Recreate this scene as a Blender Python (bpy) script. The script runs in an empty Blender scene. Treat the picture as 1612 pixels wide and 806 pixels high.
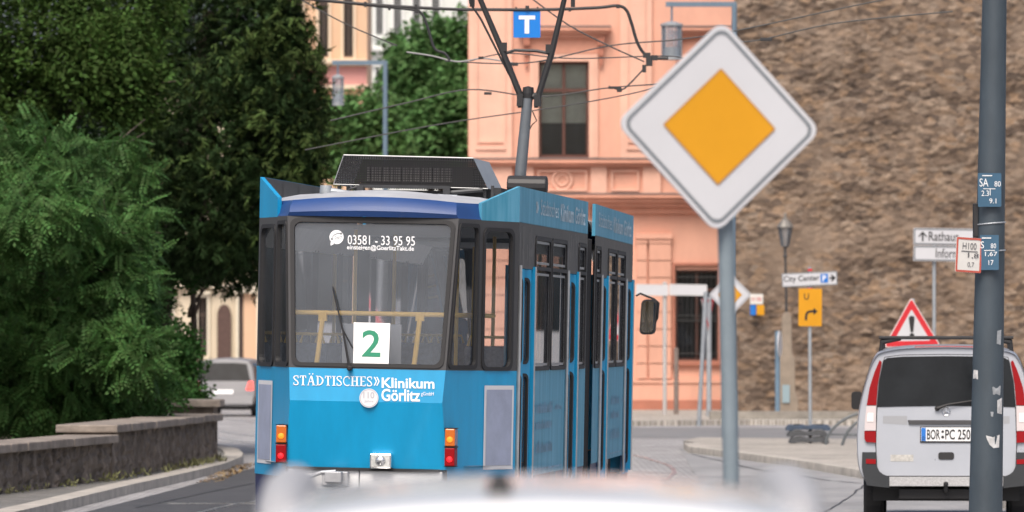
import bpy, bmesh, math, random
import numpy as np
from mathutils import Vector, Matrix, noise
from mathutils.geometry import tessellate_polygon

S = bpy.context.scene
COL = S.collection
PI = math.pi
R = math.radians

# ------------------------------------------------------------------ camera, sky, sun, exposure
FPX = 200.0 / 36.0 * 1612.0          # focal length in photo pixels
CH = 1.93                            # camera height
HY = 541.0                           # horizon row in the photograph
cd = bpy.data.cameras.new("camera")
cam = bpy.data.objects.new("camera", cd); COL.objects.link(cam)
cam.location = (0, 0, CH); cam.rotation_euler = (R(90), 0, 0)
cd.lens = 200; cd.sensor_width = 36; cd.clip_start = 0.5; cd.clip_end = 3000
cd.shift_y = (HY - 403.0) / 1612.0
cd.dof.use_dof = True; cd.dof.focus_distance = 47.9; cd.dof.aperture_fstop = 4.8
S.camera = cam

W = bpy.data.worlds.new("World"); S.world = W; W.use_nodes = True
wn = W.node_tree.nodes; wl = W.node_tree.links
sky = wn.new("ShaderNodeTexSky"); sky.sky_type = 'NISHITA'; sky.sun_disc = False
SUN_EL, SUN_AZ = R(54), R(192)       # azimuth clockwise from +Y: behind the camera, to its left
sky.sun_elevation = SUN_EL; sky.sun_rotation = SUN_AZ
sky.air_density = 0.8; sky.dust_density = 6.0; sky.ozone_density = 0.6
wl.new(sky.outputs[0], wn["Background"].inputs[0]); wn["Background"].inputs[1].default_value = 0.125
sd = bpy.data.lights.new("sun", 'SUN'); sd.energy = 1.9; sd.angle = R(28); sd.color = (1.0, 0.94, 0.86)
sun = bpy.data.objects.new("sun", sd); COL.objects.link(sun)
sdir = Vector((math.sin(SUN_AZ) * math.cos(SUN_EL), math.cos(SUN_AZ) * math.cos(SUN_EL), math.sin(SUN_EL)))
sun.rotation_euler = sdir.to_track_quat('Z', 'Y').to_euler()
sun.location = (0, 30, 60)
vs = S.view_settings
vs.view_transform = 'Standard'; vs.look = 'None'; vs.gamma = 1; vs.use_curve_mapping = False
vs.exposure = 0.38
S.cycles.transparent_max_bounces = 24
S.cycles.max_bounces = 8

# ------------------------------------------------------------------ materials
MATS = {}
def mat(name, col, rough=0.6, metal=0.0, var=0.0, vscale=6.0, bump=0.0, bscale=30.0, spec=0.5, coat=0.0, stretch=(1, 1, 1), col2=None, island=0.0, trans=0.0, detail=5.0):
    if name in MATS: return MATS[name]
    m = bpy.data.materials.new(name); m.use_nodes = True
    nt = m.node_tree; N = nt.nodes; L = nt.links
    b = N["Principled BSDF"]
    b.inputs["Base Color"].default_value = (*col, 1)
    b.inputs["Roughness"].default_value = rough; b.inputs["Metallic"].default_value = metal
    b.inputs["Specular IOR Level"].default_value = spec
    b.inputs["Coat Weight"].default_value = coat
    b.inputs["Coat Roughness"].default_value = 0.08
    tc = N.new("ShaderNodeTexCoord"); mp = N.new("ShaderNodeMapping"); mp.inputs["Scale"].default_value = stretch
    L.new(tc.outputs["Object"], mp.inputs[0])
    src = None
    if var or col2:
        nz = N.new("ShaderNodeTexNoise"); nz.inputs["Scale"].default_value = vscale; nz.inputs["Detail"].default_value = detail
        nz.inputs["Roughness"].default_value = 0.65
        L.new(mp.outputs[0], nz.inputs[0])
        cr = N.new("ShaderNodeValToRGB")
        lo = tuple(c * (1 - var) for c in col); hi = col2 if col2 else tuple(min(1, c * (1 + var)) for c in col)
        cr.color_ramp.elements[0].position = 0.32; cr.color_ramp.elements[0].color = (*lo, 1)
        cr.color_ramp.elements[1].position = 0.68; cr.color_ramp.elements[1].color = (*hi, 1)
        L.new(nz.outputs[0], cr.inputs[0]); src = cr.outputs[0]
        rm = N.new("ShaderNodeMapRange"); rm.inputs[3].default_value = max(0, rough - 0.08); rm.inputs[4].default_value = min(1, rough + 0.08)
        L.new(nz.outputs[0], rm.inputs[0]); L.new(rm.outputs[0], b.inputs["Roughness"])
    if island:
        gi = N.new("ShaderNodeNewGeometry"); hs = N.new("ShaderNodeHueSaturation")
        ma = N.new("ShaderNodeMapRange"); ma.inputs[3].default_value = 1 - island; ma.inputs[4].default_value = 1 + island
        L.new(gi.outputs["Random Per Island"], ma.inputs[0]); L.new(ma.outputs[0], hs.inputs["Value"])
        mh = N.new("ShaderNodeMapRange"); mh.inputs[3].default_value = 0.485; mh.inputs[4].default_value = 0.515
        L.new(gi.outputs["Random Per Island"], mh.inputs[0]); L.new(mh.outputs[0], hs.inputs["Hue"])
        if src: L.new(src, hs.inputs["Color"])
        else: hs.inputs["Color"].default_value = (*col, 1)
        src = hs.outputs[0]
    if src: L.new(src, b.inputs["Base Color"])
    if bump:
        n2 = N.new("ShaderNodeTexNoise"); n2.inputs["Scale"].default_value = bscale; n2.inputs["Detail"].default_value = 6
        L.new(mp.outputs[0], n2.inputs[0])
        bp = N.new("ShaderNodeBump"); bp.inputs["Strength"].default_value = bump; bp.inputs["Distance"].default_value = 0.02
        L.new(n2.outputs[0], bp.inputs["Height"]); L.new(bp.outputs[0], b.inputs["Normal"])
    if trans:
        out = N["Material Output"]; tb = N.new("ShaderNodeBsdfTranslucent"); mx = N.new("ShaderNodeMixShader"); mx.inputs[0].default_value = trans
        if src: L.new(src, tb.inputs[0])
        else: tb.inputs[0].default_value = (*col, 1)
        L.new(b.outputs[0], mx.inputs[1]); L.new(tb.outputs[0], mx.inputs[2]); L.new(mx.outputs[0], out.inputs[0])
    MATS[name] = m
    return m

def glass(name, tint=(0.7, 0.74, 0.76), rough=0.02, refl=1.0, painted_haze=0.0):
    if name in MATS: return MATS[name]
    m = bpy.data.materials.new(name); m.use_nodes = True
    nt = m.node_tree; N = nt.nodes; L = nt.links
    for n in list(N): N.remove(n)
    out = N.new("ShaderNodeOutputMaterial"); tr = N.new("ShaderNodeBsdfTransparent"); gl = N.new("ShaderNodeBsdfGlossy")
    fr = N.new("ShaderNodeFresnel"); mx = N.new("ShaderNodeMixShader")
    fr.inputs[0].default_value = 1.52
    mu = N.new("ShaderNodeMath"); mu.operation = 'MULTIPLY'; mu.inputs[1].default_value = refl; mu.use_clamp = True
    tr.inputs[0].default_value = (*tint, 1); gl.inputs["Roughness"].default_value = rough
    L.new(fr.outputs[0], mu.inputs[0]); L.new(mu.outputs[0], mx.inputs[0]); L.new(tr.outputs[0], mx.inputs[1]); L.new(gl.outputs[0], mx.inputs[2])
    last = mx.outputs[0]
    if painted_haze:
        df = N.new("ShaderNodeBsdfDiffuse"); df.inputs[0].default_value = (.42, .49, .58, 1); m2 = N.new("ShaderNodeMixShader")  # bluish diffuse veil painted on the pane, standing in for hazy sky reflection
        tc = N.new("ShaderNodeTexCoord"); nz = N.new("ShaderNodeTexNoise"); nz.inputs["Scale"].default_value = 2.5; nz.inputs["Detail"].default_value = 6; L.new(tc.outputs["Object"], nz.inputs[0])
        mr = N.new("ShaderNodeMapRange"); mr.inputs[1].default_value = .3; mr.inputs[2].default_value = .7; mr.inputs[3].default_value = painted_haze * .6; mr.inputs[4].default_value = painted_haze * 1.4; L.new(nz.outputs[0], mr.inputs[0])
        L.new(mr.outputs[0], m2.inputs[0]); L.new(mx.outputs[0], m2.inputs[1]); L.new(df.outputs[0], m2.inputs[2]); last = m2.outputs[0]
    L.new(last, out.inputs[0])
    MATS[name] = m
    return m

def mesh_grille(name, col, pitch, hole):
    """perforated sheet: holes cut by a procedural mask in object space"""
    m = mat(name, col, 0.55, 0.3)
    nt = m.node_tree; N = nt.nodes; L = nt.links
    tc = N.new("ShaderNodeTexCoord"); sx = N.new("ShaderNodeSeparateXYZ"); L.new(tc.outputs["Object"], sx.inputs[0])
    hs = []
    for ax in (0, 2):
        a = N.new("ShaderNodeMath"); a.operation = 'DIVIDE'; a.inputs[1].default_value = pitch; L.new(sx.outputs[ax], a.inputs[0])
        f = N.new("ShaderNodeMath"); f.operation = 'FRACT'; L.new(a.outputs[0], f.inputs[0])
        g = N.new("ShaderNodeMath"); g.operation = 'LESS_THAN'; g.inputs[1].default_value = hole; L.new(f.outputs[0], g.inputs[0]); hs.append(g)
    mu = N.new("ShaderNodeMath"); mu.operation = 'MULTIPLY'; L.new(hs[0].outputs[0], mu.inputs[0]); L.new(hs[1].outputs[0], mu.inputs[1])
    inv = N.new("ShaderNodeMath"); inv.operation = 'SUBTRACT'; inv.inputs[0].default_value = 1; L.new(mu.outputs[0], inv.inputs[1])
    L.new(inv.outputs[0], N["Principled BSDF"].inputs["Alpha"])
    return m

def emis(name, col, strength):
    m = mat(name, col, 0.3)
    b = m.node_tree.nodes["Principled BSDF"]
    b.inputs["Emission Color"].default_value = (*col, 1); b.inputs["Emission Strength"].default_value = strength
    return m

# ------------------------------------------------------------------ geometry helpers
def wloc(o):
    v = Vector(o.location)
    while o.parent: o = o.parent; v = v + Vector(o.location)
    return v

class MB:
    def __init__(s): s.v = []; s.f = []; s.mi = []; s.cur = 0
    def add(s, vs_, fs):
        n = len(s.v); s.v += [tuple(p) for p in vs_]; s.f += [tuple(i + n for i in f) for f in fs]; s.mi += [s.cur] * len(fs); return s
    def quad(s, a, b, c, d): return s.add([a, b, c, d], [(0, 1, 2, 3)])
    def box(s, x0, x1, y0, y1, z0, z1, M=None):
        p = [(x, y, z) for x in (x0, x1) for y in (y0, y1) for z in (z0, z1)]
        if M: p = [M @ Vector(q) for q in p]
        return s.add(p, [(0, 1, 3, 2), (4, 6, 7, 5), (0, 4, 5, 1), (2, 3, 7, 6), (0, 2, 6, 4), (1, 5, 7, 3)])
    def tube(s, pts, r, seg=10, cap=True):
        pts = [Vector(p) for p in pts]; n = len(pts)
        rs = r if isinstance(r, (list, tuple)) else [r] * n
        vs_ = []; up = None
        for i, p in enumerate(pts):
            t = (pts[min(i + 1, n - 1)] - pts[max(i - 1, 0)]).normalized()
            if up is None: up = Vector((0, 0, 1)) if abs(t.z) < 0.9 else Vector((1, 0, 0))
            a = t.cross(up).normalized(); b = a.cross(t).normalized(); up = b
            for k in range(seg):
                an = 2 * PI * k / seg
                vs_.append(p + (a * math.cos(an) + b * math.sin(an)) * rs[i])
        fs = [(i * seg + k, i * seg + (k + 1) % seg, (i + 1) * seg + (k + 1) % seg, (i + 1) * seg + k) for i in range(n - 1) for k in range(seg)]
        if cap: fs += [tuple(range(seg))[::-1], tuple((n - 1) * seg + k for k in range(seg))]
        return s.add(vs_, fs)
    def lathe(s, prof, seg=24, M=None):
        vs_ = []; fs = []
        for (r, z) in prof:
            for k in range(seg):
                a = 2 * PI * k / seg; vs_.append(Vector((r * math.cos(a), r * math.sin(a), z)))
        n = len(prof)
        for i in range(n - 1):
            for k in range(seg): fs.append((i * seg + k, i * seg + (k + 1) % seg, (i + 1) * seg + (k + 1) % seg, (i + 1) * seg + k))
        fs += [tuple(range(seg))[::-1], tuple((n - 1) * seg + k for k in range(seg))]
        if M: vs_ = [M @ v for v in vs_]
        return s.add(vs_, fs)
    def prism(s, poly, d, o, ax, ay):
        """2-D polygon extruded: point = o + ax*u + ay*v, thickness d along ax x ay"""
        o, ax, ay = Vector(o), Vector(ax), Vector(ay); nz = ax.cross(ay).normalized()
        a = [o + ax * u + ay * v for u, v in poly]; b = [p + nz * d for p in a]; n = len(poly)
        tri = [tuple(t) for t in tessellate_polygon([[Vector((u, v, 0)) for u, v in poly]])]
        fs = [t for t in tri] + [tuple(i + n for i in t) for t in tri]
        fs += [(i, (i + 1) % n, (i + 1) % n + n, i + n) for i in range(n)]
        return s.add(a + b, fs)
    def flat(s, poly, z):
        tri = [tuple(t) for t in tessellate_polygon([[Vector((p[0], p[1], 0)) for p in poly]])]
        return s.add([(p[0], p[1], z) for p in poly], tri)
    def slab(s, poly, z0, z1):
        return s.prism([(p[0], p[1]) for p in poly], z1 - z0, (0, 0, z0), (1, 0, 0), (0, 1, 0))
    def rings(s, rr, closed=False):
        m = len(rr[0]); vs_ = [p for r_ in rr for p in r_]; fs = []
        for i in range(len(rr) - 1):
            for k in range(m if closed else m - 1):
                fs.append((i * m + k, i * m + (k + 1) % m, (i + 1) * m + (k + 1) % m, (i + 1) * m + k))
        return s.add(vs_, fs)
    def build(s, name, m, parent=None, smooth=False, bevel=0, world=False, origin=None):
        me = bpy.data.meshes.new(name)
        v = s.v
        off = None
        if world and parent is not None: off = wloc(parent)
        elif origin is not None: off = Vector(origin)
        if off is not None: v = [(p[0] - off[0], p[1] - off[1], p[2] - off[2]) for p in v]
        me.from_pydata(v, [], s.f)
        for mm in (m if isinstance(m, (list, tuple)) else [m]): me.materials.append(mm)
        if isinstance(m, (list, tuple)): me.polygons.foreach_set("material_index", s.mi)
        bm = bmesh.new(); bm.from_mesh(me)
        bmesh.ops.remove_doubles(bm, verts=bm.verts, dist=1e-5)
        bmesh.ops.recalc_face_normals(bm, faces=bm.faces)
        bm.to_mesh(me); bm.free()
        if smooth: me.shade_smooth()
        o = bpy.data.objects.new(name, me); COL.objects.link(o)
        if parent is not None: o.parent = parent
        elif origin is not None: o.location = origin
        if bevel:
            md = o.modifiers.new("bevel", 'BEVEL'); md.width = bevel; md.segments = 2; md.limit_method = 'ANGLE'; md.angle_limit = R(40)
        if smooth == 'auto':
            me.set_sharp_from_angle(angle=R(35))
        return o

def tag(o, label=None, cat=None, group=None, kind=None):
    if label: o["label"] = label
    if cat: o["category"] = cat
    if group: o["group"] = group
    if kind: o["kind"] = kind
    return o
def thing(name, label, cat, loc=(0, 0, 0), rotz=0, group=None):
    o = bpy.data.objects.new(name, None); COL.objects.link(o); o.empty_display_size = 0.2
    o.location = loc; o.rotation_euler = (0, 0, rotz)
    return tag(o, label, cat, group)

def at(px, py, Y):
    k = FPX / Y
    return Vector(((px - 806.0) / k, Y, CH - (py - HY) / k))
def gp(px, py, z=0.0):
    k = (py - HY) / (CH - z)
    return Vector(((px - 806.0) / k, FPX / k, z))

_tc = {}
def glyphs(s, bold=0.0):
    if (s, bold) in _tc: return _tc[(s, bold)]
    c = bpy.data.curves.new("t", 'FONT'); c.body = s; c.size = 1; c.offset = bold; c.resolution_u = 3
    o = bpy.data.objects.new("t", c); COL.objects.link(o)
    me = bpy.data.meshes.new_from_object(o)
    v = [tuple(p.co) for p in me.vertices]; f = [tuple(p.vertices) for p in me.polygons]
    bpy.data.objects.remove(o); bpy.data.curves.remove(c); bpy.data.meshes.remove(me)
    _tc[(s, bold)] = (v, f); return v, f
def text(mb, s, box, fn, bold=0.0):
    """fit a string into box=(u0,u1,v0,v1) and map with fn(u,v)->3-D"""
    v, f = glyphs(s, bold)
    if not v: return
    x0 = min(p[0] for p in v); x1 = max(p[0] for p in v); y0 = min(p[1] for p in v); y1 = max(p[1] for p in v)
    u0, u1, w0, w1 = box
    mb.add([fn(u0 + (p[0] - x0) / (x1 - x0) * (u1 - u0), w0 + (p[1] - y0) / (y1 - y0) * (w1 - w0)) for p in v], f)
def poly(mb, pts, fn):
    tri = [tuple(t) for t in tessellate_polygon([[Vector((u, v, 0)) for u, v in pts]])]
    mb.add([fn(u, v) for u, v in pts], tri)
def rect(mb, u0, u1, v0, v1, fn): mb.add([fn(u0, v0), fn(u1, v0), fn(u1, v1), fn(u0, v1)], [(0, 1, 2, 3)])
def circ(u, v, r, n=28, a0=0, a1=2 * PI, ry=None):
    return [(u + r * math.cos(a0 + (a1 - a0) * i / n), v + (ry or r) * math.sin(a0 + (a1 - a0) * i / n)) for i in range(n)]
def rrect(u0, u1, v0, v1, ru, rv=None, n=5):
    rv = rv or ru; p = []
    for (cu, cv, a) in ((u1 - ru, v1 - rv, 0), (u0 + ru, v1 - rv, PI / 2), (u0 + ru, v0 + rv, PI), (u1 - ru, v0 + rv, 1.5 * PI)):
        for i in range(n + 1):
            b = a + PI / 2 * i / n; p.append((cu + ru * math.cos(b), cv + rv * math.sin(b)))
    return p

M_ = mat
galv = M_("galvanised", (0.36, 0.39, 0.42), 0.5, 0.35, var=0.12, vscale=8)
pole_grey = M_("pole_grey_paint", (0.20, 0.25, 0.285), 0.5, 0.1, var=0.08, vscale=5)
mast_paint = M_("mast_anthracite", (0.050, 0.068, 0.085), 0.5, 0.0, var=0.16, vscale=4, bump=0.06, bscale=40, stretch=(1, 1, .4))
sign_white = M_("sign_white", (0.55, 0.56, 0.59), 0.45, var=0.03, vscale=3)
sign_back = M_("sign_back", (0.5, 0.52, 0.54), 0.5, 0.4)
black = M_("black_ink", (0.015, 0.015, 0.017), 0.5)
rubber = M_("rubber", (0.018, 0.018, 0.02), 0.6)
sign_yellow = M_("sign_yellow", (0.62, 0.285, 0.004), 0.4, var=0.04, vscale=3)
sign_red = M_("sign_red", (0.55, 0.02, 0.03), 0.4, var=0.06)
sign_blue = M_("sign_blue", (0.012, 0.16, 0.55), 0.4, var=0.05)
chrome = M_("chrome", (0.75, 0.76, 0.78), 0.12, 1.0)
steel_dark = M_("dark_steel", (0.05, 0.053, 0.058), 0.5, 0.4, var=0.2, vscale=9)

# ------------------------------------------------------------------ the ground
def bricky(name, c1, c2, mortar, sx, sy, bump=0.6, rough=0.75):
    m = mat(name, c1, rough)
    nt = m.node_tree; N = nt.nodes; L = nt.links; b = N["Principled BSDF"]
    tc = N.new("ShaderNodeTexCoord")
    nz = N.new("ShaderNodeTexNoise"); nz.inputs["Scale"].default_value = 1.2; L.new(tc.outputs["Object"], nz.inputs[0])
    mxv = N.new("ShaderNodeMix"); mxv.data_type = 'VECTOR'; mxv.inputs[0].default_value = 0.03
    L.new(tc.outputs["Object"], mxv.inputs[4]); L.new(nz.outputs[1], mxv.inputs[5])
    br = N.new("ShaderNodeTexBrick"); br.inputs["Color1"].default_value = (*c1, 1); br.inputs["Color2"].default_value = (*c2, 1); br.inputs["Mortar"].default_value = (*mortar, 1)
    br.inputs["Scale"].default_value = 1; br.inputs["Brick Width"].default_value = sx; br.inputs["Row Height"].default_value = sy
    br.inputs["Mortar Size"].default_value = 0.012; br.inputs["Mortar Smooth"].default_value = 0.5; br.inputs["Bias"].default_value = 0.0
    L.new(mxv.outputs[1], br.inputs[0])
    n3 = N.new("ShaderNodeTexNoise"); n3.inputs["Scale"].default_value = 0.5; n3.inputs["Detail"].default_value = 8; n3.inputs["Roughness"].default_value = .7; L.new(tc.outputs["Object"], n3.inputs[0])
    mr = N.new("ShaderNodeMapRange"); mr.inputs[1].default_value = .3; mr.inputs[2].default_value = .7; mr.inputs[3].default_value = 0.68; mr.inputs[4].default_value = 1.22; L.new(n3.outputs[0], mr.inputs[0])
    hs = N.new("ShaderNodeHueSaturation"); L.new(br.outputs[0], hs.inputs["Color"]); L.new(mr.outputs[0], hs.inputs["Value"])
    L.new(hs.outputs[0], b.inputs["Base Color"])
    bp = N.new("ShaderNodeBump"); bp.inputs["Strength"].default_value = bump; bp.inputs["Distance"].default_value = 0.02; bp.invert = True
    L.new(br.outputs["Fac"], bp.inputs["Height"]); L.new(bp.outputs[0], b.inputs["Normal"])
    return m
cobble = bricky("cobbles", (0.43, 0.42, 0.42), (0.29, 0.285, 0.29), (0.16, 0.155, 0.15), 0.19, 0.14)
setts = bricky("pale_setts", (0.55, 0.51, 0.46), (0.40, 0.37, 0.33), (0.22, 0.20, 0.17), 0.11, 0.09)
setts_grey = bricky("grey_setts", (0.26, 0.25, 0.23), (0.17, 0.165, 0.155), (0.10, 0.095, 0.085), 0.12, 0.1)
asphalt = M_("asphalt", (0.062, 0.064, 0.07), 0.85, var=0.25, vscale=1.5, bump=0.4, bscale=160, detail=9)
asphalt_old = M_("asphalt_old", (0.20, 0.20, 0.205), 0.85, var=0.18, vscale=0.8, bump=0.3, bscale=120, detail=9)
kerbstone = M_("granite_kerb", (0.42, 0.39, 0.35), 0.8, var=0.25, vscale=3, bump=0.5, bscale=30)
soil = M_("park_soil", (0.06, 0.045, 0.03), 0.95, var=0.4, vscale=4, bump=0.8, bscale=12)

g = MB(); g.flat([(-260, -60), (260, -60), (260, 900), (-260, 900)], 0)
tag(g.build("ground", cobble), kind="structure")

g = MB(); g.flat([(-8.5, -20), (-1.6, -20), (-1.0, 45), (-0.4, 60), (-1.4, 88), (-4.0, 88.0), (-4.25, 82), (-4.42, 76), (-4.75, 68), (-5.6, 50)], 0.005)
tag(g.build("asphalt_road", asphalt), kind="structure")
# side lane in front of the rose building
g = MB(); g.flat([gp(960, 690), gp(1120, 690), gp(1700, 704), gp(1700, 676), gp(1000, 673), gp(600, 676)], 0.005)
tag(g.build("side_lane", asphalt_old), kind="structure")

def pavement(name, pts, z, m_top, kerb_w=0.28, kz=0.0):
    """raised paving with a granite kerb along an open run of points"""
    pass

# left pavement: kerb top line taken on the ground of the place
ktop = [gp(*p, 0.12) for p in ((-220, 858), (0, 811), (75, 794), (201, 764), (302, 742), (355, 729), (380, 719), (383, 713), (374, 706), (345, 699), (250, 693), (60, 690), (-160, 690))]
n = len(ktop)
inner = []
for i, p in enumerate(ktop):
    t = (ktop[min(i + 1, n - 1)] - ktop[max(i - 1, 0)]).normalized(); inner.append(p + Vector((-t.y, t.x, 0)) * 0.30)
kb = MB()
kb.rings([[(p.x + 0.0, p.y, -0.05) for p in ktop], [(p.x, p.y, 0.10) for p in ktop], [(p.x * .996 + q.x * .004, p.y * .98 + q.y * .02, 0.12) for p, q in zip(ktop, inner)], [(q.x, q.y, 0.122) for q in inner]])
tag(kb.build("kerb", kerbstone, smooth='auto'), kind="structure")
g = MB(); g.flat([(p.x, p.y) for p in inner] + [(-18, 110), (-18, 55)], 0.112)
tag(g.build("pavement", setts_grey), kind="structure")

# island on the right with pale setts
kp = [gp(*p, 0.12) for p in ((1076, 697), (1084, 703), (1130, 708), (1200, 717), (1280, 728), (1358, 741), (1480, 765), (1660, 800))]
kq = [gp(*p, 0.12) for p in ((1076, 693), (1100, 688), (1200, 689), (1400, 691), (1660, 700))]
n = len(kp); inner = []
for i, p in enumerate(kp):
    t = (kp[min(i + 1, n - 1)] - kp[max(i - 1, 0)]).normalized(); inner.append(p + Vector((-t.y, t.x, 0)) * 0.28)
kb = MB()
kb.rings([[(p.x, p.y, -0.05) for p in kp], [(p.x, p.y, 0.10) for p in kp], [(p.x * .97 + q.x * .03, p.y * .97 + q.y * .03, 0.12) for p, q in zip(kp, inner)], [(q.x, q.y, 0.122) for q in inner]])
tag(kb.build("island_kerb", kerbstone, smooth='auto'), kind="structure")
g = MB(); g.slab([(p.x, p.y) for p in inner] + [(p.x, p.y) for p in kq[::-1]], 0.0, 0.114)
tag(g.build("traffic_island", setts), kind="structure")
# pavement before the rose building and the rubble wall
g = MB(); g.slab([gp(560, 676)[:2], gp(980, 671)[:2], gp(1180, 669)[:2], gp(1720, 673)[:2], (26, 170), (-8, 170)], 0.0, 0.12)
tag(g.build("far_pavement", setts), kind="structure")
kb = MB(); a = gp(1120, 668.5); b = gp(1720, 671.5)
kb.box(a.x, b.x, a.y + 1.0, a.y + 1.9, 0.12, 0.30)
tag(kb.build("stone_plinth", M_("plinth_stone", (0.27, 0.25, 0.22), 0.85, var=0.3, vscale=2, bump=0.5)), kind="structure")
# park soil behind the left wall
g = MB(); g.slab([(-7.2, 71), (-5.5, 94), (-5.6, 100), (-9, 113), (-32, 118), (-32, 60), (-8.5, 60)], 0.0, 0.42)
tag(g.build("park_ground", soil), kind="structure")

def strip(name, pts, w, m, z):
    mb = MB(); L_ = []; R_ = []; rnd = random.Random(len(pts))
    P_ = [gp(*p) for p in pts]; Q = []
    for a, b in zip(P_, P_[1:]):
        for i in range(8): Q.append(a.lerp(b, i / 8) + Vector((rnd.uniform(-.015, .015), rnd.uniform(-.12, .12), 0)))
    Q.append(P_[-1])
    for i, p in enumerate(Q):
        t = (Q[min(i + 1, len(Q) - 1)] - Q[max(i - 1, 0)]).normalized(); nn = Vector((t.y, -t.x, 0)) * w / 2 * rnd.uniform(.5, 1.2); L_.append(p - nn); R_.append(p + nn)
    mb.rings([[(p.x, p.y, z) for p in L_], [(p.x, p.y, z) for p in R_]]); return tag(mb.build(name, m), kind="structure")
g = MB(); g.flat([gp(1068, 705)[:2], gp(1180, 722)[:2], gp(1345, 752)[:2], gp(1520, 786)[:2], (4.6, 52), (.6, 52), (1.9, 62), (2.6, 78)], 0.006)
tag(g.build("worn_asphalt_lane", M_("asphalt_lane_grey", (0.27, 0.27, 0.275), .85, var=.22, vscale=.7, bump=.3, bscale=90, detail=10, stretch=(1, .45, 1))), kind="structure")
tar = M_("tar_joint", (.05, .05, .052), .6)
strip("tar_joint_marking", [(1362, 764), (1330, 788), (1290, 812)], .03, tar, .011)
strip("tar_joint_marking", [(1090, 716), (1200, 742), (1300, 757), (1358, 762)], .05, tar, .011)
strip("tar_joint_marking", [(215, 800), (330, 775), (398, 762)], .05, tar, .010)
# rails
rail_steel = M_("rail_steel", (0.62, 0.61, 0.6), 0.28, 0.9, var=0.15, vscale=5)
def spline(pts, n=14):
    out = []
    P_ = [Vector(p) for p in pts]
    for i in range(len(P_) - 1):
        p0 = P_[max(i - 1, 0)]; p1 = P_[i]; p2 = P_[i + 1]; p3 = P_[min(i + 2, len(P_) - 1)]
        for j in range(n):
            t = j / n
            out.append(0.5 * ((2 * p1) + (-p0 + p2) * t + (2 * p0 - 5 * p1 + 4 * p2 - p3) * t * t + (-p0 + 3 * p1 - 3 * p2 + p3) * t ** 3))
    out.append(P_[-1]); return out
def rail_line(path, w=0.07, z=0.012):
    mb = MB(); L_ = []; R_ = []
    n = len(path)
    for i, p in enumerate(path):
        t = (path[min(i + 1, n - 1)] - path[max(i - 1, 0)]).normalized(); nn = Vector((t.y, -t.x, 0))
        L_.append((p - nn * w / 2)); R_.append((p + nn * w / 2))
    mb.rings([[(p.x, p.y, -0.02) for p in L_], [(p.x, p.y, z) for p in L_], [(p.x, p.y, z) for p in R_], [(p.x, p.y, -0.02) for p in R_]])
    return mb
trk = spline([(-3.2, 25, 0), (-1.9, 38, 0), (-0.75, 47.4, 0), (0.35, 56, 0), (1.0, 64, 0), (1.62, 79, 0), (1.95, 86, 0), (1.85, 93, 0), (1.0, 102, 0), (-3.5, 125, 0), (-9, 160, 0)])
def offset(path, d):
    n = len(path); o = []
    for i, p in enumerate(path):
        t = (path[min(i + 1, n - 1)] - path[max(i - 1, 0)]).normalized(); o.append(p + Vector((t.y, -t.x, 0)) * d)
    return o
for d in (-0.5, 0.5): tag(rail_line(offset(trk, d)).build("tram_rail", rail_steel), kind="structure")
trk2 = spline([(-6.0, 30, 0), (-3.55, 65, 0), (-3.12, 69.4, 0), (-2.5, 78, 0), (-2.2, 88, 0), (-3.4, 100, 0), (-7.5, 125, 0)])
for d in (0.0, 1.0): tag(rail_line(offset(trk2, d)).build("tram_rail", rail_steel), kind="structure")

# ------------------------------------------------------------------ facades
def pxbox(mb, Y, px0, px1, py0, py1, front=0.0, back=0.5):
    """box whose face covers a rectangle measured at distance Y; front = how far it stands out"""
    a = at(px0, py1, Y); b = at(px1, py0, Y)
    mb.box(a.x, b.x, Y - front, Y + back, a.z, b.z)
def wall_grid(mb, Y, px0, px1, py0, py1, holes, back=0.45):
    """wall made of boxes butted round rectangular openings"""
    xs = sorted({px0, px1, *[h[0] for h in holes], *[h[1] for h in holes]})
    for i in range(len(xs) - 1):
        a, b = xs[i], xs[i + 1]; cuts = sorted([(h[2], h[3]) for h in holes if h[0] <= a and h[1] >= b])
        y = py0
        for (h0, h1) in cuts:
            if h0 > y: pxbox(mb, Y, a, b, y, h0, 0, back)
            y = h1
        if y < py1: pxbox(mb, Y, a, b, y, py1, 0, back)

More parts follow.
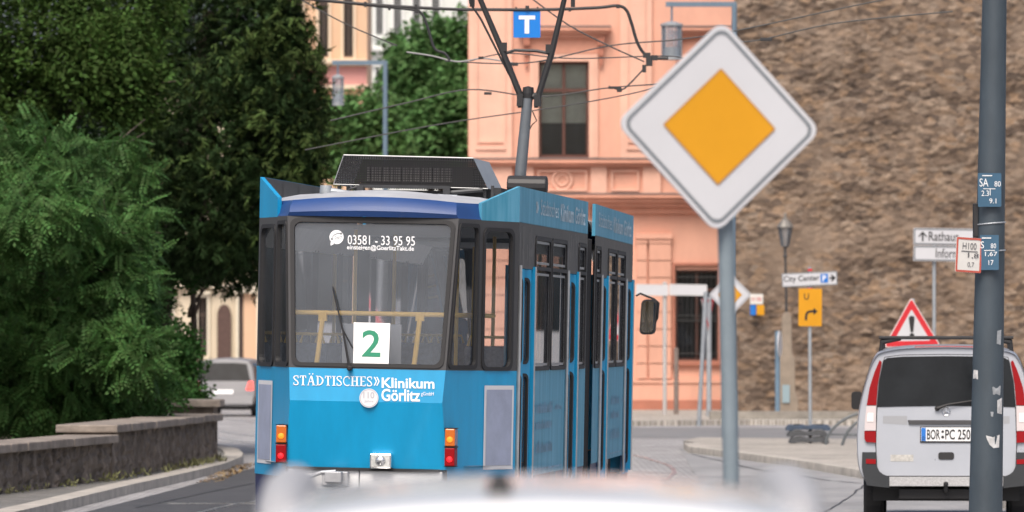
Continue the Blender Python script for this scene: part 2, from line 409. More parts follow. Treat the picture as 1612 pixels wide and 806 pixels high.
window_glass = M_("window_glass", (0.035, 0.045, 0.05), 0.06, spec=0.8)
def sash(parent, Y, px0, px1, py0, py1, m_frame, mull=(0.5,), trans=(0.32,), fw=4.0, blind=None, recess=0.16, grille=None):
    fr = MB(); d = recess
    def fb(a, b, c, e, dd=0.0): pxbox(fr, Y + d - dd, a, b, c, e, 0.05, 0.03)
    fb(px0, px0 + fw, py0, py1); fb(px1 - fw, px1, py0, py1); fb(px0 + fw, px1 - fw, py0, py0 + fw); fb(px0 + fw, px1 - fw, py1 - fw, py1)
    for m in mull:
        c = px0 + (px1 - px0) * m; fb(c - fw * .55, c + fw * .55, py0 + fw, py1 - fw, .012)
    for t in trans:
        c = py0 + (py1 - py0) * t; fb(px0 + fw, px1 - fw, c - fw * .6, c + fw * .6, .006)
    w = fr.build("window", m_frame, parent, world=True)
    pn = MB(); pxbox(pn, Y + d + .04, px0 + fw * .5, px1 - fw * .5, py0 + fw * .5, py1 - fw * .5, 0, 0.01)
    pn.build("pane", glass("house_glass", (.88, .9, .9), refl=1.0, painted_haze=.02), w, world=True)
    bk = MB(); pxbox(bk, Y + d + .9, px0 - 2, px1 + 2, py0 - 2, py1 + 2, 0, .02)
    bk.build("room", M_("dark_room", (0.02, 0.022, 0.025), .9), w, world=True)
    if blind:
        bl = MB(); pxbox(bl, Y + d + .12, px0 + 1, px1 - 1, py0 + 1, py0 + (py1 - py0) * blind, 0, .01)
        bl.build("blind", M_("linen_blind", (0.50, 0.49, 0.42), .9, var=.1), w, world=True)
    if grille:
        gb = MB(); nb = grille
        for i in range(nb):
            c = px0 + (px1 - px0) * (i + .5) / nb; a = at(c, py1, Y + .05); b = at(c, py0, Y + .05); gb.tube([a, b], .012, 6)
        for fr_ in (.08, .5, .56, .92):
            yy = py0 + (py1 - py0) * fr_; gb.tube([at(px0, yy, Y + .03), at(px1, yy, Y + .03)], .012, 6)
        for i in range(6):
            c = at(px0 + (px1 - px0) * (i + .5) / 6, py0 + (py1 - py0) * .53, Y + .025)
            gb.tube([c + Vector((.05 * math.cos(a), 0, .05 * math.sin(a))) for a in np.linspace(0, 2 * PI, 12)], .009, 5, cap=False)
        gb.build("grille", M_("wrought_iron", (.03, .032, .034), .6), w, world=True)
    return w

rose = M_("rose_stucco", (0.70, 0.38, 0.28), 0.85, var=0.11, stretch=(1, 1, .45), vscale=0.9, bump=0.15, bscale=20, detail=8)
rose_d = M_("rose_stucco_trim", (0.66, 0.325, 0.23), 0.85, var=0.13, vscale=1.1)
rose_l = M_("rose_stucco_pale", (0.745, 0.445, 0.34), 0.85, var=0.10, vscale=1)
rose_plinth = M_("rose_plinth", (0.42, 0.17, 0.115), 0.85, var=0.15, vscale=1.5)
lead = M_("lead_flashing", (0.20, 0.16, 0.15), .6, .2)
brown_wood = M_("brown_window_wood", (0.095, 0.036, 0.025), .55, var=.15, vscale=4)
YP = 156.0
pink = thing("stucco_building", "salmon pink stucco building with tall brown window behind the tram", "building", at(950, 652, YP) * Vector((1, 1, 0)) if False else (at(950, 652, YP).x, YP, 0))
mb = MB()
U1 = (848, 927, 97, 248); U2 = (1086, 1150, 97, 248); G1 = (1063, 1131, 425, 568); U0 = (850, 926, 425, 568)
wall_grid(mb, YP, 737, 1166, -190, 655, [U1, U2, G1, U0])
pxbox(mb, YP + 2.0, 737, 1166, -190, 655, 0, 9)
for a, b in ((737, 741), (1162, 1166)):      # return walls between the front and the mass behind
    pxbox(mb, YP + .45, a, b, -190, 655, 0, 1.55)
mb.build("wall", rose, pink, world=True)
sash(pink, YP, *U1, brown_wood, (0.5,), (0.30,), 4.2, blind=.64)
sash(pink, YP, *U2, brown_wood, (0.5,), (0.30,), 4.2, blind=.5)
sash(pink, YP, *G1, brown_wood, (0.5,), (0.22,), 4.0, grille=9)
sash(pink, YP, *U0, brown_wood, (0.5,), (0.22,), 4.0, grille=9)
for U in (U1, U2):
    a, b, c, d_ = U; m = MB()
    pxbox(m, YP, a - 14, a - .2, c - 12, d_, .10, 0); pxbox(m, YP, b + .2, b + 14, c - 12, d_, .10, 0); pxbox(m, YP, a - .2, b + .2, c - 12, c - .2, .09, 0)
    pxbox(m, YP, a - 9, a - 6, c - 8, d_, .13, -.1); pxbox(m, YP, b + 6, b + 9, c - 8, d_, .13, -.1)
    m.build("window_surround", rose_l, pink, world=True)
    m = MB()
    pxbox(m, YP, a - 34, b + 34, 44, 49, .42, 0); pxbox(m, YP, a - 30, b + 30, 49.2, 54, .32, 0); pxbox(m, YP, a - 24, b + 24, 54.2, 60, .2, 0)
    pxbox(m, YP, a - 18, b + 18, 60.2, 84, .06, 0)
    m.build("window_hood", rose_d, pink, world=True)
    m = MB(); pxbox(m, YP, a - 35, b + 35, 41.5, 43.8, .44, 0)
    m.build("flashing", lead, pink, world=True)
    for c0 in (a - 24, b + 14):
        m = MB(); pxbox(m, YP, c0, c0 + 10, 60.4, 72, .26, -.07); pxbox(m, YP, c0 + 1, c0 + 9, 72.2, 88, .18, -.07); pxbox(m, YP, c0 + 2, c0 + 8, 88.2, 104, .13, -.105)
        m.build("bracket", rose_plinth, pink, world=True)
    m = MB(); pxbox(m, YP, a - 2, b + 2, d_ + .2, d_ + 3.2, .2, 0); m.build("window_sill", lead, pink, world=True)
# broad pilasters with sunk panels
for (a, b) in ((739, 806), (976, 1026)):
    m = MB(); pxbox(m, YP, a, b, -190, 250, .12, 0)
    for (c, e, f_, h) in ((a + 10, a + 13, -100, 236), (b - 13, b - 10, -100, 236), (a + 13.2, b - 13.2, 222, 225), (a + 13.2, b - 13.2, 230, 236)):
        pxbox(m, YP, c, e, f_, h, .17, -.118)
    m.build("pilaster", rose_l, pink, world=True)
m = MB(); pxbox(m, YP, 737, 1166, 251.5, 257, .34, 0); pxbox(m, YP, 737, 1166, 257.2, 262, .22, 0); m.build("string_course", rose_d, pink, world=True)
m = MB(); pxbox(m, YP, 737, 1166, 248.8, 251.2, .36, 0); m.build("flashing", lead, pink, world=True)
# apron zone with panels and a roundel
m = MB()
pxbox(m, YP, 739, 806, 262.4, 306, .14, 0); pxbox(m, YP, 812, 840, 262.4, 306, .12, 0); pxbox(m, YP, 930, 955, 262.4, 306, .12, 0); pxbox(m, YP, 1012, 1040, 262.4, 306, .12, 0)
for (a, b) in ((842, 928), (958, 1010)):
    pxbox(m, YP, a + 4, b - 4, 268, 271, .09, 0); pxbox(m, YP, a + 4, b - 4, 298, 301, .09, 0); pxbox(m, YP, a + 4, a + 7, 271.2, 297.8, .09, 0); pxbox(m, YP, b - 7, b - 4, 271.2, 297.8, .09, 0)
m.build("apron_panel", rose_l, pink, world=True)
m = MB(); c = at(885, 284, YP)
for (r0, rt) in ((.26, .045), (.15, .035)):
    m.tube([c + Vector((r0 * math.cos(t), -.02, r0 * math.sin(t))) for t in np.linspace(0, 2 * PI, 33)], rt, 8, cap=False)
m.build("roundel", rose_l, pink, world=True, smooth=True)
m = MB(); pxbox(m, YP, 737, 1166, 307, 312, .62, 0); pxbox(m, YP, 737, 1166, 312.2, 319, .5, 0); pxbox(m, YP, 737, 1166, 319.2, 326, .34, 0); pxbox(m, YP, 737, 1166, 326.2, 336, .16, 0)
m.build("cornice", rose_d, pink, world=True)
m = MB(); pxbox(m, YP, 737, 1166, 304.6, 306.8, .64, 0); m.build("flashing", lead, pink, world=True)
# ground-floor pilasters built of blocks, plinth
for (a, b) in ((1003, 1018), (1022, 1056), (760, 800)):
    m = MB(); y = 384
    while y < 590:
        pxbox(m, YP, a, b, y, min(y + 25.5, 596), .14, 0); y += 27
    pxbox(m, YP, a - 2, b + 2, 368, 376, .2, 0); pxbox(m, YP, a - 1, b + 1, 376.2, 383, .16, 0)
    m.build("pilaster", rose, pink, world=True)
m = MB(); pxbox(m, YP, 737, 1166, 598, 603, .16, 0); pxbox(m, YP, 737, 1166, 603.2, 630, .12, 0); m.build("wall_base", rose, pink, world=True)
m = MB(); pxbox(m, YP, 737, 1166, 630.2, 655, .20, 0)
m.build("plinth", rose_plinth, pink, world=True)
m = MB(); pxbox(m, YP, 1058, 1062.5, 418, 575, .1, 0); pxbox(m, YP, 1131.5, 1136, 418, 575, .1, 0); pxbox(m, YP, 1058, 1136, 568.4, 575, .14, 0); pxbox(m, YP, 1058, 1136, 414, 417.8, .1, 0)
m.build("window_surround", rose_plinth, pink, world=True)
m = MB(); pxbox(m, YP, 735, 1168, -196, -190.2, .6, 9); m.build("roof", M_("slate_roof", (.09, .09, .10), .7, var=.2), pink, world=True)

# rubble wall: a displaced sheet of coursed rough stones
def rubble_wall():
    Y0 = 150.0; x0, x1, z0, z1 = at(1158, 0, Y0).x, 17.5, 0.0, 12.6
    st = 0.045; nx = int((x1 - x0) / st); nz = int((z1 - z0) / st)
    vv = []; ff = []
    for j in range(nz + 1):
        z = z0 + j * st
        for i in range(nx + 1):
            x = x0 + i * st
            wob = noise.noise(Vector((x * .6, 0, z * .6))) * .35
            q = Vector((x * 4.0 + wob, 3.0, z * 7.6 + wob * 1.6))
            dd, pp = noise.voronoi(q)
            edge = min(1.0, (dd[1] - dd[0]) * 2.2)
            cell = noise.cell(pp[0] * 7.3)
            h = .022 * edge + .034 * cell * edge + .035 * noise.noise(Vector((x * 4, 1.7, z * 7))) + .05 * noise.noise(Vector((x * 10, 7.7, z * 16))) + .16 * noise.noise(Vector((x * .7, 4, z * .9)))
            # patches where old render still covers the stones
            rp = noise.noise(Vector((x * .42 + 3.1, 9, z * .38)))
            m_ = min(1, max(0, (rp - .12) * 5)); h = h * (1 - .75 * m_) + .06 * m_
            vv.append((x, Y0 - h, z))
    for j in range(nz):
        for i in range(nx):
            a = j * (nx + 1) + i; ff.append((a, a + 1, a + nx + 2, a + nx + 1))
    m = MB(); m.v = vv; m.f = ff; m.mi = [0] * len(ff)
    m.box(x0, x1, Y0 + .15, Y0 + .9, z0, z1)
    ms = mat("rubble_stone", (0.25, 0.17, 0.12), .9)
    nt = ms.node_tree; N = nt.nodes; L = nt.links; b = N["Principled BSDF"]
    tc = N.new("ShaderNodeTexCoord"); mp = N.new("ShaderNodeMapping"); mp.inputs["Scale"].default_value = (4.0, 1.0, 7.6); L.new(tc.outputs["Object"], mp.inputs[0])
    vo = N.new("ShaderNodeTexVoronoi"); vo.inputs["Scale"].default_value = 1.0; L.new(mp.outputs[0], vo.inputs[0])
    cr = N.new("ShaderNodeValToRGB"); e = cr.color_ramp.elements
    e[0].position = 0; e[0].color = (.085, .062, .048, 1); e[1].position = 1; e[1].color = (.27, .20, .145, 1)
    for p_, c_ in ((.25, (.125, .088, .064, 1)), (.5, (.18, .13, .095, 1)), (.68, (.23, .155, .10, 1)), (.84, (.20, .155, .12, 1))):
        q_ = e.new(p_); q_.color = c_
    sp = N.new("ShaderNodeSeparateColor"); L.new(vo.outputs["Color"], sp.inputs[0]); L.new(sp.outputs[0], cr.inputs[0])
    n1 = N.new("ShaderNodeTexNoise"); n1.inputs["Scale"].default_value = 7; n1.inputs["Detail"].default_value = 9; n1.inputs["Roughness"].default_value = .7; 
    mp2 = N.new("ShaderNodeMapping"); mp2.inputs["Scale"].default_value = (.8, 1, 1.6); L.new(tc.outputs["Object"], mp2.inputs[0]); L.new(mp2.outputs[0], n1.inputs[0])
    mr = N.new("ShaderNodeMapRange"); mr.inputs[1].default_value = .25; mr.inputs[2].default_value = .75; mr.inputs[3].default_value = .45; mr.inputs[4].default_value = 1.5; L.new(n1.outputs[0], mr.inputs[0])
    hs = N.new("ShaderNodeHueSaturation"); L.new(cr.outputs[0], hs.inputs["Color"]); L.new(mr.outputs[0], hs.inputs["Value"])
    n2 = N.new("ShaderNodeTexNoise"); n2.inputs["Scale"].default_value = .55; n2.inputs["Detail"].default_value = 4; L.new(tc.outputs["Object"], n2.inputs[0])
    m2 = N.new("ShaderNodeMapRange"); m2.inputs[1].default_value = .50; m2.inputs[2].default_value = .66; m2.inputs[3].default_value = 0; m2.inputs[4].default_value = .75; L.new(n2.outputs[0], m2.inputs[0])
    mx = N.new("ShaderNodeMix"); mx.data_type = 'RGBA'; L.new(m2.outputs[0], mx.inputs[0]); L.new(hs.outputs[0], mx.inputs[6]); mx.inputs[7].default_value = (.235, .175, .13, 1)
    L.new(mx.outputs[2], b.inputs["Base Color"])
    bp = N.new("ShaderNodeBump"); bp.inputs["Strength"].default_value = .6; bp.inputs["Distance"].default_value = .04; L.new(n1.outputs[0], bp.inputs["Height"]); L.new(bp.outputs[0], b.inputs["Normal"])
    o = m.build("rubble_wall", ms, origin=(x0, Y0, 0), smooth=True)
    tag(o, "tall windowless brown rubble stone gable wall beside the salmon building", "wall")
rubble_wall()

# houses far down the side street
def far_house(name, label, Y, px0, px1, top, m_wall, holes, m_trim, m_fr, bands, door=None, roofcol=(.16, .08, .06)):
    base = HY + CH * FPX / Y
    t = thing(name, label, "house", (at((px0 + px1) / 2, 0, Y).x, Y, 0))
    m = MB(); wall_grid(m, Y, px0, px1, top, base, holes, .5); pxbox(m, Y + 1.6, px0, px1, top, base, 0, 9)
    for a, b in ((px0, px0 + 2), (px1 - 2, px1)): pxbox(m, Y + .5, a, b, top, base, 0, 1.1)
    m.build("wall", m_wall, t, world=True)
    for h in holes:
        sash(t, Y, *h, m_fr, (.5,), (.3,), 2.0, recess=.2)
        s_ = MB(); a, b, c, d = h
        pxbox(s_, Y, a - 4, a - .3, c - 5, d + 2, .14, 0); pxbox(s_, Y, b + .3, b + 4, c - 5, d + 2, .14, 0); pxbox(s_, Y, a - .3, b + .3, c - 5, c - .3, .16, 0); pxbox(s_, Y, a - 6, b + 6, c - 9, c - 5.2, .3, 0)
        pxbox(s_, Y, a - 5, b + 5, d + 2.2, d + 5, .24, 0)
        s_.build("window_surround", m_trim, t, world=True)
    for (c, d, pr) in bands:
        s_ = MB(); pxbox(s_, Y, px0 - 1, px1 + 1, c, d, pr, 0); s_.build("cornice", m_trim, t, world=True)
    s_ = MB(); pxbox(s_, Y, px0 - 3, px1 + 3, top - 5, top - .3, .7, 10); s_.build("roof", M_(name + "_roof", roofcol, .8), t, world=True)
    return t
cream = M_("cream_stucco", (0.62, 0.53, 0.40), .85, var=.08, vscale=.5)
cream_l = M_("cream_trim", (0.70, 0.63, 0.50), .85, var=.05)
peach = M_("peach_stucco", (0.66, 0.44, 0.29), .85, var=.06, vscale=.5)
peach_l = M_("peach_trim", (0.74, 0.60, 0.44), .85)
pale = M_("pale_stucco", (0.66, 0.68, 0.65), .85, var=.05)
pale_l = M_("pale_trim", (0.74, 0.75, 0.73), .85)
dkfr = M_("dark_window_frame", (.10, .07, .06), .6)
gyfr = M_("grey_window_frame", (.28, .29, .30), .6)
h1 = far_house("cream_house", "cream stucco house with arched brown door behind the silver car", 235, 226, 440, 120, cream,
          [(250, 272, 470, 560), (312, 326, 468, 560), (240, 262, 300, 380), (300, 322, 300, 380), (362, 384, 300, 380)], cream_l, dkfr, [(448, 453, .35), (400, 404, .4), (404.2, 410, .3), (588, 616, .15)])
m = MB()
pts = [(-11, 0), (11, 0), (11, 62)] + [(11 * math.cos(a), 62 + 9 * math.sin(a)) for a in np.linspace(0.2, PI - .2, 7)] + [(-11, 62)]
kk = FPX / 234.9; c = at(353, 614, 234.9)
m.prism([(u / kk * 1.0, v / kk * 1.9) for u, v in pts], .06, c, (1, 0, 0), (0, 0, 1)); m.build("door", M_("brown_door", (.09, .05, .04), .5, var=.2), h1, world=True)
m = MB(); pxbox(m, 235, 372, 376, 462, 614, .3, 0); pxbox(m, 235, 404, 409, 462, 614, .3, 0); pxbox(m, 235, 368, 440, 446, 461.8, .4, 0); m.build("portal_frame", cream_l, h1, world=True)
m = MB(); pxbox(m, 235, 376.5, 383, 462, 614, .05, 0); m.build("shutter", M_("dark_recess_door", (.07, .045, .04), .7), h1, world=True)
m = MB(); pxbox(m, 235, 383.5, 403.5, 462, 614, .12, 0); m.build("portal_wall", peach, h1, world=True)
far_house("peach_house", "peach townhouse with tall narrow windows above the dark conifer", 262, 441, 578, -120, peach,
          [(462, 476, -30, 90), (502, 517, -30, 90), (541, 556, -30, 90), (470, 488, 165, 250), (505, 523, 165, 250), (540, 558, 165, 250)], peach_l, dkfr, [(94, 100, .5), (100.2, 104, .3), (134, 140, .4)])
ht = [o for o in COL.objects if o.name.startswith("peach_house")][0]
m = MB(); pxbox(m, 262, 442, 577, 104.4, 133.6, .06, 0); m.build("frieze", M_("pink_frieze", (.55, .27, .25), .85), ht, world=True)
far_house("pale_house", "pale greenish white townhouse with grey windows behind the street trees", 292, 579, 770, -120, pale,
          [(592, 603, -30, 55), (620, 632, -30, 55), (650, 662, -30, 55), (680, 692, -30, 55), (592, 603, 110, 180), (620, 632, 110, 180), (700, 714, 110, 180)], pale_l, gyfr, [(76, 80, .5), (80.2, 84, .3)])

# low park wall in three runs
wstone = M_("park_wall_stone", (0.105, 0.078, 0.058), .9, var=.45, vscale=3.6, bump=1.0, bscale=7, stretch=(1, 1, .45), col2=(.25, .205, .165))
coping = M_("coping_stone", (0.24, 0.205, 0.175), .85, var=.35, vscale=2.2, bump=.4, bscale=18)
def run_wall(name, label, a, b, h, th, seed, cap_t=.11, back=None):
    t = thing(name, label, "wall", (a[0], a[1], 0))
    d = Vector((b[0] - a[0], b[1] - a[1], 0)); L = d.length; d.normalize(); nn = Vector((d.y, -d.x, 0))   # nn faces the road
    rnd = random.Random(seed); m = MB(); st = .07; nx = int(L / st); nz = 10
    rows = []
    for j in range(nz + 1):
        z = .1 + (h - .1) * j / nz; row = []
        for i in range(nx + 1):
            p = Vector((a[0], a[1], 0)) + d * (L * i / nx)
            q = Vector((p.x * 3, p.y * 3.0, z * 5)); dd, pp = noise.voronoi(q)
            hh = .05 * min(1, (dd[1] - dd[0]) * 2.5) + .03 * noise.noise(q * 2.5)
            p = p + nn * hh; row.append((p.x, p.y, z))
        rows.append(row)
    m.rings(rows)
    A = Vector((a[0], a[1], 0)); B = Vector((b[0], b[1], 0))
    for P0, P1, P2, P3 in ((A + nn * .03, A - nn * th, None, None),): pass
    q = [A + nn * .0, B + nn * .0, B - nn * th, A - nn * th]
    m.slab([(p.x, p.y) for p in (A - nn * .06, B - nn * .06, B - nn * th, A - nn * th)], .1, h)
    for E in (A, B): m.quad((E + nn * .03) + Vector((0, 0, .1)), (E - nn * .06) + Vector((0, 0, .1)), (E - nn * .06) + Vector((0, 0, h)), (E + nn * .03) + Vector((0, 0, h)))
    m.build("wall_face", wstone, t, world=True)
    # coping stones with slightly uneven joints
    s = -.05
    while s < L + .04:
        e = min(s + rnd.uniform(.9, 1.5), L + .06)
        if L - e < .5: e = L + .06
        c = MB(); z = h + rnd.uniform(0, .008)
        f0, f1 = .12 + rnd.uniform(-.008, .008), .12 + rnd.uniform(-.008, .008)
        pl = [A + d * (s + .004) + nn * f0, A + d * (e - .004) + nn * f1, A + d * (e - .004) - nn * (th + .1), A + d * (s + .004) - nn * (th + .1)]
        c.slab([(p.x, p.y) for p in pl], z + .002, z + cap_t)
        c.build("coping_stone", coping, t, world=True, bevel=.018)
        s = e
    return t
A0 = gp(-260, 812, .1); A1 = gp(172, 757, .1); A2 = gp(338, 727, .1)
run_wall("park_wall", "lower weathered stone park wall with flat coping nearest the road", (A0.x, A0.y), (A1.x, A1.y), .60, .5, 1)
dd_ = (A2 - A1).normalized()
run_wall("park_wall", "higher stepped stone park wall run ending at the pavement corner", (A1.x + dd_.x * .03, A1.y + dd_.y * .03), (A2.x, A2.y), .73, .62, 2)
B0 = A2 + Vector((-.35, 1.2, 0)); B1 = A2 + Vector((-.1, 9.0, 0))
pk = thing("wall_pier", "broad capped stone pier rising behind the end of the park wall", "pier", (B0.x - .55, B0.y + .6, 0))
m = MB(); m.slab([(B0.x - 1.0, B0.y), (B0.x + .27, B0.y), (B0.x + .27, B0.y + 1.2), (B0.x - 1.0, B0.y + 1.2)], .1, .93); m.build("pier_shaft", wstone, pk, world=True)
m = MB(); m.slab([(B0.x - 1.1, B0.y - .1), (B0.x + .38, B0.y - .1), (B0.x + .38, B0.y + 1.3), (B0.x - 1.1, B0.y + 1.3)], .932, 1.05); m.build("coping_stone", coping, pk, world=True, bevel=.02)

# ------------------------------------------------------------------ trees
rng = np.random.default_rng(7)
def fast_mesh(name, V, F, m, parent, off):
    me = bpy.data.meshes.new(name); V = (V - np.array(off)).astype(np.float32)
    k = F.shape[1]
    me.vertices.add(len(V)); me.vertices.foreach_set("co", V.ravel())
    me.loops.add(F.size); me.loops.foreach_set("vertex_index", F.astype(np.int32).ravel())
    me.polygons.add(len(F)); me.polygons.foreach_set("loop_start", np.arange(0, F.size, k, dtype=np.int32))
    me.materials.append(m); me.update(calc_edges=True)
    o = bpy.data.objects.new(name, me); COL.objects.link(o); o.parent = parent
    return o
def norm(a): return a / np.maximum(np.linalg.norm(a, axis=-1, keepdims=True), 1e-9)
def scatter(tv, tf, pos, fwd, up, scale):
    f = norm(fwd); s_ = norm(np.cross(f, up)); u = np.cross(s_, f)
    B = np.stack([s_, f, u], axis=1)                      # rows: local x,y,z axes
    V = np.einsum('mk,nkj->nmj', tv, B) * scale[:, None, None] + pos[:, None, :]
    n, m_ = V.shape[:2]
    F = (tf[None] + (np.arange(n) * m_)[:, None, None]).reshape(-1, tf.shape[1])
    return V.reshape(-1, 3), F
def leaf_frond(pairs=7, L=.30, ll=.065, lw=.024, droop=.25):
    v = []; f = []
    for i in range(pairs + 1):
        t = (i + .6) / (pairs + .6); y = L * t; z = -droop * L * t * t
        sides = (-1, 1) if i < pairs else (0,)
        for sd_ in sides:
            if sd_ == 0: dx, dy = 0, 1
            else: dx, dy = sd_ * .88, .45
            a = np.array([0, y, z]); dv = np.array([dx, dy, -.15]); w = np.array([-dy, dx, 0.0])
            l_ = ll * (1 - .35 * abs(t - .5))
            n0 = len(v); v += [a, a + dv * l_ * .5 + w * lw * .5, a + dv * l_, a + dv * l_ * .5 - w * lw * .5]; f.append([n0, n0 + 1, n0 + 2, n0 + 3])
    return np.array(v), np.array(f)
def spray(nn=9, L=.16, w=.022, seed=1):
    r = np.random.default_rng(seed); v = []; f = []
    for i in range(nn):
        a = np.array([0, L * .6 * i / nn, 0]); th = r.uniform(-1.0, 1.0); ph = r.uniform(-.5, .4)
        dv = np.array([math.sin(th), math.cos(th), ph]); wv = np.array([math.cos(th), -math.sin(th), 0]) * w * r.uniform(.7, 1.3); l_ = L * r.uniform(.35, .7)
        n0 = len(v); v += [a - wv * .3, a + dv * l_ * .5 + wv * .5, a + dv * l_, a + dv * l_ * .5 - wv * .5]; f.append([n0, n0 + 1, n0 + 2, n0 + 3])
    return np.array(v), np.array(f)
def leaves(nn=6, L=.09, w=.055, seed=2, spread=.14):
    r = np.random.default_rng(seed); v = []; f = []
    for i in range(nn):
        a = r.uniform(-1, 1, 3) * spread; th = r.uniform(0, 2 * PI); ph = r.uniform(-.9, .3)
        dv = np.array([math.sin(th), math.cos(th), ph]); wv = np.array([math.cos(th), -math.sin(th), r.uniform(-.4, .4)]) * w
        n0 = len(v); v += [a, a + dv * L * .45 + wv * .5, a + dv * L, a + dv * L * .45 - wv * .5]; f.append([n0, n0 + 1, n0 + 2, n0 + 3])
    return np.array(v), np.array(f)
def crown(name, m, parent, blobs, template, droop=.3, shell=.45, size=(.8, 1.25), mode='out'):
    # mode 'face': leaf planes turn outwards and hang; 'out': twigs point outwards
    VV = []; FF = []; n0 = 0; off = wloc(parent)
    for (c, r, n) in blobs:
        d = norm(rng.normal(size=(n, 3)))
        # lumpy radius: clusters of twigs with hollows between them
        q = d * 2.6 + np.array(c)
        lump = np.array([noise.noise(Vector(x) * 1.3) + .6 * noise.noise(Vector(x) * 3.1) for x in q])
        rad = (shell + (1 - shell) * rng.random(n) ** .5) * (1 + .30 * lump)
        pos = np.array(c) + d * rad[:, None] * np.array(r)
        fwd = d * .7 + rng.normal(size=(n, 3)) * .6 + np.array([0, 0, -droop])
        up = np.array([0, 0, 1.0]) + rng.normal(size=(n, 3)) * .35 + d * .25
        if mode == 'face':
            up = d * .8 + np.array([0, 0, .75]) + rng.normal(size=(n, 3)) * .3; fwd = rng.normal(size=(n, 3)) * .75 + d * .45 + np.array([0, 0, -droop])
        V, F = scatter(template[0], template[1], pos, fwd, up, rng.uniform(size[0], size[1], n))
        VV.append(V); FF.append(F + n0); n0 += len(V)
    return fast_mesh(name, np.concatenate(VV), np.concatenate(FF), m, parent, off)
def blob(px, py, Y, rx, ry, n, depth=None):
    k = FPX / Y; c = at(px, py, Y)
    return ((c.x, c.y, c.z), (rx / k, (depth if depth else (rx + ry) / 2 / k), ry / k), n)
bark = M_("bark", (0.09, 0.07, 0.055), .95, var=.35, vscale=8, bump=1.0, bscale=15, stretch=(1, 1, .25))
def limbs(parent, base, top, r0, targets, name="trunk"):
    m = MB(); b = Vector(base); t = Vector(top)
    mid = b.lerp(t, .5) + Vector((.12, 0, 0)); m.tube(spline([b, mid, t], 6), list(np.linspace(r0, r0 * .45, 13)), 10)
    rnd = random.Random(3)
    for q in targets:
        q = Vector(q); s = b.lerp(t, rnd.uniform(.35, .9)); md = s.lerp(q, .5) + Vector((rnd.uniform(-.2, .2), rnd.uniform(-.2, .2), rnd.uniform(0, .3)))
        m.tube(spline([s, md, q], 5), list(np.linspace(r0 * .4, r0 * .08, 11)), 7)
        for j in range(4):
            e = q + Vector((rnd.uniform(-.6, .6), rnd.uniform(-.6, .6), rnd.uniform(-.4, .5))); m.tube([md.lerp(q, rnd.uniform(.2, .9)), e], [r0 * .1, r0 * .03], 5)
    return m.build(name, bark, parent, world=True, smooth=True)
lf_locust = M_("locust_leaf", (0.070, 0.152, 0.042), .6, var=.5, vscale=1.1, island=.3, trans=.35, spec=.2)
lf_yew = M_("yew_needle", (0.028, 0.052, 0.018), .8, var=.6, vscale=1.1, island=.5, trans=.1, spec=.1)
lf_mid = M_("maple_leaf", (0.045, 0.085, 0.018), .7, spec=.15, var=.45, vscale=1.4, island=.4, trans=.25)
lf_shrub = M_("shrub_leaf", (0.045, 0.115, 0.026), .6, spec=.2, var=.4, vscale=2, island=.4, trans=.25)
lf_street = M_("street_tree_leaf", (0.10, 0.20, 0.065), .7, spec=.2, var=.4, vscale=.7, island=.4, trans=.3)
FR = leaf_frond(7, .34, .085, .040, .30); SP = spray(); LV = leaves(); SPB = spray(8, .30, .045, 5); LVB = leaves(7, .2, .13, 8, .3)

def tree(name, label, base, top, r0, blobs, m, tmpl, **kw):
    t = thing(name, label, "tree", (base[0], base[1], base[2]))
    limbs(t, base, top, r0, [(b[0][0], b[0][1], b[0][2]) for b in blobs[:10]])
    crown("crown", m, t, blobs, tmpl, **kw)
    return t
# dark conifer
bl = [blob(330, 60, 101, 110, 120, 2600), blob(400, 40, 100, 75, 110, 2600), blob(448, 120, 100, 55, 110, 2100), blob(430, 200, 99, 75, 90, 2300), blob(470, 220, 100, 42, 90, 1300), blob(350, 220, 99, 110, 110, 2900),
      blob(330, 340, 98, 100, 100, 2500), blob(410, 310, 99, 70, 100, 2200), blob(380, 395, 100, 60, 70, 900), blob(250, 120, 102, 100, 140, 2500), blob(245, 310, 99, 90, 120, 2400), blob(205, 480, 98, 65, 110, 1700), blob(420, -80, 101, 70, 90, 800), blob(300, -80, 101, 120, 90, 900),
      blob(495, 150, 100, 22, 60, 260), blob(492, 260, 100, 22, 45, 220), blob(440, 20, 100, 34, 80, 600)]
tree("dark_conifer", "tall dark green conifer rising behind the tram's near roof corner", (at(190, 0, 100).x, 101.5, .4), (at(330, 0, 100).x, 100.5, 7.8), .32, bl, lf_yew, SP, droop=.35, shell=.35, size=(.8, 1.5))
ct = [o for o in COL.objects if o.name == "dark_conifer"][0]
lf_yew2 = M_("yew_young_needle", (0.055, 0.085, 0.024), .75, var=.5, vscale=1.2, island=.4, trans=.15, spec=.1)
crown("young_shoots", lf_yew2, ct, [blob(350, 80, 99.3, 110, 130, 230), blob(440, 160, 98.8, 75, 130, 330), blob(380, 300, 98.2, 110, 110, 300), blob(300, 250, 98.6, 90, 150, 230), blob(455, 40, 99.5, 44, 90, 120), blob(470, 240, 99, 44, 80, 170), blob(506, 150, 99.5, 16, 44, 34), blob(512, 205, 99.3, 16, 34, 30), blob(500, 262, 99.2, 18, 24, 26), blob(490, 60, 99.5, 14, 40, 26)], SPB, droop=.55, shell=.75, size=(.6, 1.1))
